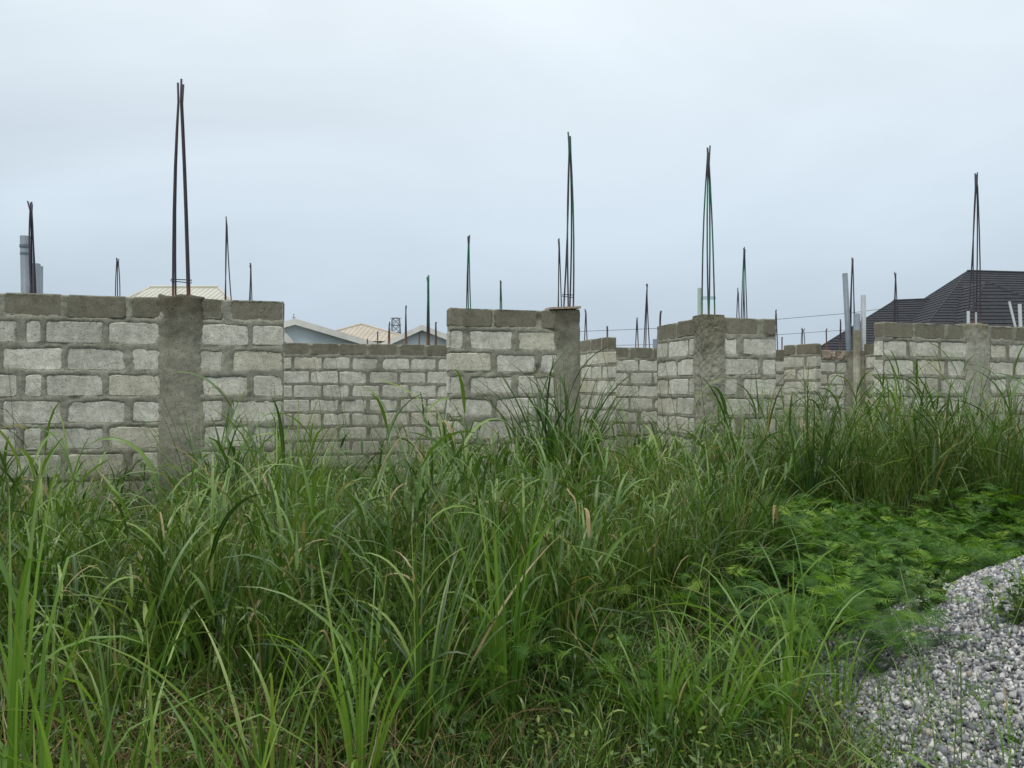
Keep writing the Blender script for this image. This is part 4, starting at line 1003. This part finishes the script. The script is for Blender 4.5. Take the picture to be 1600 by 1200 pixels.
# short sward near the camera and round the heap
veg = Veg()
x, y = scatter(26000, -2.6, 4.2, 2.1, 5.4, lambda x, y: (np.hypot(x - MC[0], y - MC[1]) > MRAD - .22 * N.random(np.shape(x))) & ~in_fern(x, y))
k = N.random(len(x)) < np.clip(.75 + .6 * noise2(x, y, 1.8, 99, 2), .2, 1); x, y = x[k], y[k]; n = len(x)
veg.ribbons(np.stack([x, y, gz(x, y)], -1), N.uniform(0, 6.28, n), N.uniform(0, .8, n), N.uniform(.1, 1.3, n), N.uniform(.06, .26, n), .005 * N.uniform(.5, 1.6, n), 3)
veg.build('short_grass', M['grass'])['kind'] = 'stuff'

veg = Veg()
x, y = scatter(9000, .8, 4.4, 2.3, 5.8, lambda x, y: (np.abs(np.hypot(x - MC[0], y - MC[1]) - MRAD + .1) < .32) & ~in_fern(x, y) | (on_gravel(x, y, .2) & (noise2(x, y, 1.6, 301, 2) > .62)))
x, y = x[:850], y[:850]; n = len(x); z = np.maximum(mound(x, y), gz(x, y))
veg.ribbons(np.stack([x, y, z - .01], -1), N.uniform(0, 6.28, n), N.uniform(0, .9, n), N.uniform(.1, 1.6, n), N.uniform(.07, .30, n), .006 * N.uniform(.5, 1.7, n), 4, kink=.2)
veg.build('grass_on_gravel', M['grass_bright'])['kind'] = 'stuff'
veg = Veg()
x, y = scatter(3200, -3.2, 2.6, 2.6, 5.6, lambda x, y: ~on_gravel(x, y, -.05) & (noise2(x, y, 1.4, 303, 3) > -.1))
n = len(x); own = np.repeat(np.arange(n), 5); m_ = len(own)
hz = N.uniform(.02, .22, m_)
veg.ribbons(np.stack([x[own] + N.normal(0, .03, m_), y[own] + N.normal(0, .03, m_), gz(x[own], y[own]) + hz], -1), N.uniform(0, 6.28, m_), N.uniform(.7, 1.5, m_), N.uniform(.1, .9, m_), N.uniform(.02, .05, m_), N.uniform(.010, .022, m_), 2, prof='oval')
veg.build('low_weeds', M['weed'])['kind'] = 'stuff'

# ------------------------------------------------------------------ feathery plants (twice-divided leaves)
def feather_leaves(veg, B, phi, th, L, detail=True, rnd=None):
    """B bases (n,3); leaf rachis from B along phi with drooping; pinnae in pairs"""
    n = len(B)
    if n == 0: return
    rnd = N.random(n) if rnd is None else rnd
    C = veg.ribbons(B, phi, th, N.uniform(.2, .8, n), L, .0025, 3, rnd=rnd, prof='stem', tw0=0, tw1=0)
    npn = 8
    roll = N.normal(0, .35, n)
    for k in range(npn):
        f = .22 + .76 * k / (npn - 1); i = min(2, int(f * 3)); ff = f * 3 - i
        p = C[:, i] + (C[:, i + 1] - C[:, i]) * ff
        T = C[:, i + 1] - C[:, i]; T /= np.linalg.norm(T, axis=1)[:, None]
        side0 = np.cross(T, [0, 0, 1.]); side0 /= np.linalg.norm(side0, axis=1)[:, None] + 1e-9
        up = np.cross(side0, T); side = side0 * np.cos(roll)[:, None] + up * np.sin(roll)[:, None]
        nrm = np.cross(side, T)
        pl = L * (.48 * math.sin(pi * (.18 + .72 * k / (npn - 1))) + .04)
        for sg in (-1, 1):
            d = side * sg * .82 + T * .55 + N.normal(0, .06, (n, 3)); d /= np.linalg.norm(d, axis=1)[:, None]
            tip = p + d * pl[:, None] - nrm * 0 - np.array([0, 0, 1]) * (pl * .15)[:, None]
            wv = np.cross(d, nrm); wv /= np.linalg.norm(wv, axis=1)[:, None] + 1e-9
            hw_ = (pl * .105)[:, None]
            if detail:
                nl = 5
                for q_ in range(nl):
                    a = (q_ + .35) / nl; c_ = p + (tip - p) * a; s_ = hw_ * (1.25 - .5 * a)
                    dl = (tip - p) / nl * .42
                    fwd = (tip - p) / nl * .55
                    V = np.stack([c_ - dl, c_ + wv * s_ + fwd, c_ + dl, c_ - wv * s_ + fwd], 1).reshape(-1, 3)
                    F = (np.arange(n) * 4)[:, None] + np.arange(4)
                    veg.raw(V, F, np.repeat(rnd, 4))
            else:
                mid = p + (tip - p) * .45
                V = np.stack([p, mid + wv * hw_ * .8, tip, mid - wv * hw_ * .8], 1).reshape(-1, 3)
                F = (np.arange(n) * 4)[:, None] + np.arange(4)
                veg.raw(V, F, np.repeat(rnd, 4))
def feather_patch(name, x, y, h, detail, nl=11, ls=1.0):
    veg = Veg(); n = len(x)
    C = veg.ribbons(np.stack([x, y, gz(x, y)], -1), N.uniform(0, 6.28, n), N.uniform(.1, .7, n), N.uniform(.3, 1.0, n), h * 1.25, .005, 6, prof='stem')
    tone = N.random(n)
    for k in range(nl):
        f = .25 + .75 * (k + N.random(n) * .6) / nl; f = np.clip(f, 0, .999); i = np.minimum((f * 6).astype(int), 5); ff = (f * 6 - i)[:, None]
        ar = np.arange(n); p = C[ar, i] + (C[ar, i + 1] - C[ar, i]) * ff
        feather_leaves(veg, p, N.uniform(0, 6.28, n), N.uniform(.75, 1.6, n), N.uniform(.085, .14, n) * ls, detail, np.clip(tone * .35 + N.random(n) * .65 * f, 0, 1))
    return veg.build(name, M['fern'])
x, y = scatter(1500, .8, 7, 3.8, 8, lambda x, y: in_fern(x, y) & ~on_gravel(x, y, .62))
h = .40 + .22 * noise2(x, y, 1.3, 101, 3)
h = h * np.clip(1.3 - np.abs(0), 0, 1)
nr_ = y < 4.6
k = noise2(x, y, 2.6, 111, 2) > -.35; x, y, h, nr_ = x[k], y[k], h[k], nr_[k]
feather_patch('feathery_ground_cover', x[nr_], y[nr_], h[nr_], True)['kind'] = 'stuff'
feather_patch('feathery_ground_cover', x[~nr_], y[~nr_], h[~nr_] * 1.1, False, nl=12, ls=1.2)['kind'] = 'stuff'
print('fern', nr_.sum(), (~nr_).sum())
# seedlings of the same plant under and in front of the grass
x, y = scatter(520, -2.6, 1.2, 3.3, 5.8, lambda x, y: (noise2(x, y, 1.2, 103, 2) + .25 * (x > -.8) > .25))
feather_patch('feathery_seedlings', x, y, .2 + .3 * N.random(len(x)), True, nl=7, ls=.8)['kind'] = 'stuff'

# ------------------------------------------------------------------ single grass clumps that stand out
def clump(pxb, Y, h, nleaf, wid, label, mat='grass', bend=(.3, 1.6), lean=(.03, .35), spread=.06, culms=2, parts=False, bias=None, name='grass_clump', seed=0, dphi=None):
    global N
    keepN = N; N = np.random.default_rng(1000 + seed)
    X = (pxb - 800) / FP * Y; z = float(gz(np.array([X]), np.array([Y]))[0])
    root = tag(empty(name, (X, Y, z)), label, 'grass clump')
    def one(n_, part):
        v = Veg(); phi = N.uniform(0, 2 * pi, n_) if bias is None else N.normal(bias, 1.1, n_)
        r_ = spread * np.sqrt(N.random(n_))
        P0 = np.stack([X + r_ * np.cos(phi), Y + r_ * np.sin(phi), np.full(n_, z - .01)], -1)
        L = h * N.uniform(.55, 1.15, n_)
        v.ribbons(P0, phi, N.uniform(*lean, n_), N.uniform(*bend, n_), L, wid * N.uniform(.7, 1.2, n_), 10, fold=True, rnd=np.clip(N.normal(.5, .25, n_), 0, 1), pw=2.0, sway=.25, kink=.28)
        return v
    if parts:
        for _ in range(nleaf): one(1, True).build('leaf', M[mat], root)
    else: one(nleaf, False).build('leaves', M[mat], root)
    if culms:
        v = Veg(); phi = N.uniform(0, 6.28, culms)
        P0 = np.stack([X + .02 * np.cos(phi), Y + .02 * np.sin(phi), np.full(culms, z)], -1)
        C = v.ribbons(P0, phi, N.uniform(0, .15, culms), N.uniform(0, .3, culms), h * N.uniform(.6, 1.0, culms), .007, 6, prof='stem')
        for f in (2, 3, 4, 5):
            v.ribbons(C[:, f], N.uniform(0, 6.28, culms), N.uniform(.1, .5, culms), N.uniform(.5, 2.0, culms), h * N.uniform(.3, .5, culms), wid, 8, fold=True, pw=1.6)
        v.build('culm', M[mat], root)
    N = keepN
    return root
CL = [
 (60, 1.95, .95, 14, .022, 'nearest broad green blades at the very bottom left corner', 'grass_bright', (.1, .7), (.0, .35), 0, True),
 (195, 2.7, 1.05, 22, .020, 'leafy green clump between the left corner blades and the stiff small clump', 'grass', (.2, 1.3), (.0, .4), 1, True),
 (425, 2.75, .95, 20, .018, 'clump beside the dry brown stalks, right of the pale pointed blades', 'grass', (.2, 1.4), (.0, .45), 1, True),
 (560, 3.0, .95, 24, .017, 'green clump left of the full upright clump near the bottom', 'grass_bright', (.2, 1.5), (.0, .45), 2, True),
 # px, Y, h, nleaf, width, label, mat, bend, lean, culms, parts
 (15, 2.35, 1.5, 26, .024, 'big bright clump of broad blades at the left edge of the picture', 'grass_bright', (.1, .9), (.0, .25), 2, True),
 (120, 2.3, 1.08, 24, .022, 'bright upright blades in the lower left corner, tips leaning right', 'grass_bright', (.1, .6), (.05, .4), 0, True),
 (262, 2.15, .95, 12, .018, 'small clump of stiff pointed blades at the bottom edge, left', 'grass_bright', (.05, .5), (.0, .22), 0, True),
 (350, 2.2, .95, 14, .020, 'pale green pointed blades at the bottom edge right of the stiff small clump', 'grass_bright', (.05, .8), (.0, .3), 0, True),
 (500, 2.2, .86, 14, .018, 'blades rising from the bottom edge near the dry brown stalks', 'grass_bright', (.1, .7), (.0, .45), 0, True),
 (655, 3.3, 1.15, 44, .020, 'full upright clump left of centre at the bottom, blades fanning left', 'grass', (.2, 1.3), (.05, .5), 3, True),
 (790, 3.6, 1.25, 34, .022, 'tall straight bright blades in the bottom centre', 'grass_bright', (.05, .7), (.0, .18), 2, True),
 (900, 3.9, .75, 12, .018, 'sparse clump with one long blade lying over to the right', 'grass', (.2, 1.0), (.1, .8), 1, True),
 (1035, 3.4, .75, 34, .018, 'young light green clump right of the bare patch', 'grass_bright', (.3, 1.7), (.05, .5), 0, True),
 (1110, 3.3, .78, 34, .018, 'young light green clump at the bottom, right of centre', 'grass_bright', (.2, 1.5), (.05, .5), 0, True),
 (1225, 3.5, 1.0, 40, .018, 'leafy light green clump standing against the feathery plants', 'grass_bright', (.3, 1.8), (.03, .5), 3, True),
 (1310, 3.75, .62, 18, .015, 'thin light clump at the left foot of the gravel heap', 'grass_bright', (.3, 1.5), (.05, .5), 1, False),
 (1530, 2.25, .62, 14, .022, 'broad soft blades in front of the gravel at the bottom right', 'grass_bright', (.2, 1.5), (.05, .5), 0, True),
 (1020, 5.1, 1.05, 90, .016, 'dense arching clump with pale silvery drooping blades right of centre', 'grass', (.9, 2.2), (.1, .6), 2, False),
 (1110, 5.5, 1.15, 80, .016, 'dense arching clump left of the feathery plants', 'grass', (.8, 2.1), (.1, .55), 3, False),
 (1180, 6.2, 1.2, 60, .017, 'tall clump with drooping tips behind the feathery plants', 'grass', (.5, 2.0), (.05, .45), 3, False),
 (880, 7.3, 1.85, 190, .030, 'tallest dark green clump of broad blades in front of the stained middle column', 'grass_dark', (.05, 1.1), (.0, .26), 7, False),
 (825, 7.2, 1.55, 80, .020, 'dark clump just left of the tallest one', 'grass_dark', (.1, 1.0), (.0, .30), 1, False),
 (700, 7.6, 1.3, 90, .014, 'bright fine-bladed clump before the left end of the middle wall', 'grass_bright', (.1, .9), (.0, .25), 4, False),
 (430, 6.7, 1.6, 70, .019, 'tall bright clump at the right end of the left wall', 'grass_bright', (.1, .9), (.0, .22), 3, False),
 (325, 6.5, 1.5, 100, .016, 'leafy clump at the foot of the left wall column', 'grass', (.3, 1.5), (.0, .35), 3, False),
 (480, 8.2, 1.25, 50, .016, 'clump in the gap just right of the left wall', 'grass', (.2, 1.0), (.0, .3), 2, False),
 (75, 4.3, 1.35, 26, .030, 'clump with broad pale blades folded over, left edge', 'grass', (1.0, 2.5), (.0, .25), 2, True),
 (250, 3.8, 1.2, 20, .032, 'clump with long broad blades hanging over, left of centre', 'grass', (1.0, 2.6), (.05, .4), 1, True),
 (340, 3.8, 1.15, 18, .030, 'clump with two broad hanging blades, right of the similar one', 'grass', (1.0, 2.4), (.05, .5), 1, True),
 (445, 4.3, 1.4, 26, .030, 'tall clump with hooked pale blades left of centre', 'grass', (.8, 2.7), (.0, .2), 2, True),
 (500, 4.3, .85, 22, .018, 'dark bluish clump left of centre', 'grass_dark', (.3, 1.6), (.0, .3), 1, False),
 (590, 5.0, 1.3, 30, .024, 'clump with a pale hooked tip below the gap', 'grass', (.6, 2.4), (.0, .25), 2, False),
 (1265, 7.9, 1.75, 60, .026, 'tall broad-bladed clump in front of the short partition', 'grass_dark', (.2, 1.5), (.0, .35), 3, False),
 (1140, 8.2, 1.45, 70, .017, 'clump at the foot of the corner column', 'grass', (.3, 1.3), (.0, .4), 3, False),
 (1320, 7.9, 1.4, 50, .020, 'leafy clump below the broken pier', 'grass', (.4, 1.8), (.0, .35), 2, False),
 (1395, 8.6, 1.75, 50, .024, 'tall clump with broad blades before the end of the right wall', 'grass', (.1, 1.6), (.0, .3), 2, False),
 (1490, 8.7, 1.75, 60, .024, 'broad-bladed dark clump before the column of the right wall', 'grass_dark', (.2, 1.6), (.0, .35), 3, False),
 (1450, 8.0, 1.35, 50, .018, 'clump rising behind the feathery plants at right', 'grass', (.4, 1.7), (.0, .4), 2, False),
 (1570, 8.4, 1.5, 60, .020, 'dark clump near the right edge of the picture', 'grass_dark', (.4, 1.8), (.0, .4), 2, False),
]
for i, (p_, Y, h_, nl_, wd_, lab, mt, bd_, ln_, cu, pa) in enumerate(CL):
    clump(p_, Y, h_, nl_, wd_, lab, mt, bd_, ln_, spread=.07 if Y < 5 else .12, culms=cu, parts=pa, seed=i - 4 if i >= 4 else 60 + i)


# ------------------------------------------------------------------ broad-leaved weeds
def weed(pxb, Y, h, label, mat='weed', z0=None, nst=4, leafs=9, lw=.028, ll=.06, cat='weed', seed=0, zfoot=None):
    global N
    keepN = N; N = np.random.default_rng(3000 + seed)
    X = (pxb - 800) / FP * Y; z = float(gz(np.array([X]), np.array([Y]))[0]) if zfoot is None else zfoot
    root = tag(empty('leafy_weed', (X, Y, z)), label, cat)
    v = Veg(); s_ = Veg(); n = nst
    C = s_.ribbons(np.tile([X, Y, z], (n, 1)), N.uniform(0, 6.28, n), N.uniform(.05, .5, n), N.uniform(0, .5, n), h * N.uniform(.7, 1.1, n), .006, 6, prof='stem')
    for k in range(leafs):
        f = .2 + .8 * k / leafs; i = min(5, int(f * 6)); p = C[:, i] + (C[:, i + 1] - C[:, i]) * (f * 6 - i)
        v.ribbons(p, N.uniform(0, 6.28, n), N.uniform(.6, 1.3, n), N.uniform(.2, 1.0, n), ll * N.uniform(.6, 1.2, n), lw * N.uniform(.7, 1.2, n), 4, fold=True, prof='oval')
    s_.build('stem', M['stem'], root); v.build('leaves', M[mat], root)
    N = keepN
    return root
weed(1575, 9.3, 1.0, 'bushy broad-leaved weed with yellow-green leaves at the far right wall', nst=12, leafs=16, lw=.06, ll=.10, seed=1)
weed(1540, 9.6, .95, 'bushy green weed left of the yellow-green one at the right wall', nst=12, leafs=16, lw=.06, ll=.10, seed=2)
weed(1425, 8.8, 1.15, 'upright weed with a yellow top leaf before the right wall', nst=3, leafs=12, lw=.05, ll=.09, seed=3)
weed(300, 6.4, 1.1, 'dark leafy weed at the foot of the left wall column', nst=8, leafs=14, lw=.04, ll=.08, seed=4)
weed(115, 3.9, .8, 'small-leaved yellowish weed among the grass at left', nst=5, leafs=12, lw=.03, ll=.05, seed=5)
weed(930, 4.1, .3, 'low weed beside the bare patch of ground', nst=6, leafs=8, lw=.03, ll=.05, seed=6)
weed(640, 7.4, 1.05, 'light yellow-green leafy weed below the far wall', nst=7, leafs=14, lw=.035, ll=.07, seed=7)
weed(760, 8.0, 1.15, 'light leafy weed before the middle wall', nst=6, leafs=14, lw=.035, ll=.06, seed=8)
weed(1560, 2.5, .85, 'thin pale weed nearest the camera in front of the gravel', nst=5, leafs=9, lw=.018, ll=.04, seed=9)
weed(1480, 2.5, .95, 'thin weed growing up beside the round seed head', nst=5, leafs=10, lw=.014, ll=.03, seed=10)
weed(1455, 4.3, .35, 'small sprawling weed on the edge of the gravel heap', nst=14, leafs=12, lw=.024, ll=.045, seed=11, zfoot=.25)
weed(1590, 3.6, .35, 'small weed growing on the gravel at the right edge', nst=14, leafs=12, lw=.024, ll=.045, seed=12, zfoot=.42)
# round seed head
sp_ = px(1500, 1025, 2.4)
dh = tag(empty('seed_head', (sp_[0], sp_[1], 0.05)), 'round fluffy white seed head on a thin stalk in front of the gravel', 'flower')
m_ = MB(); m_.tube([(sp_[0] + .02, sp_[1], .0), (sp_[0] + .008, sp_[1] + .01, sp_[2] * .5), sp_], .0022, 5); m_.build('stalk', M['stem'], dh)
m_ = MB(); rr = random.Random(5)
for k in range(150):
    u = rr.uniform(-1, 1); a = rr.uniform(0, 6.28); q_ = math.sqrt(1 - u * u); d = np.array([q_ * math.cos(a), q_ * math.sin(a), u]); e_ = np.cross(d, [.3, .5, .8]); e_ /= np.linalg.norm(e_)
    r_ = .017 * rr.uniform(.85, 1.05)
    m_.add([sp_ + d * .003 - e_ * .0002, sp_ + d * .003 + e_ * .0002, sp_ + d * r_ + e_ * .0004, sp_ + d * r_ - e_ * .0004], [[0, 1, 2, 3]])
    f_ = np.cross(d, e_)
    m_.add([sp_ + d * r_ + e_ * .003, sp_ + d * r_ * 1.08 - e_ * .0005, sp_ + d * r_ - e_ * .003, sp_ + d * r_ * 1.06 + f_ * .003], [[0, 1, 2], [0, 3, 2]])
m_.build('fluff', M['fluff'], dh)
print('tris', sum(sum(len(p.vertices) - 2 for p in o.data.polygons) if len(o.data.polygons) < 2000 else len(o.data.polygons) * (len(o.data.polygons[0].vertices) - 2) for o in S.objects if o.type == 'MESH'))
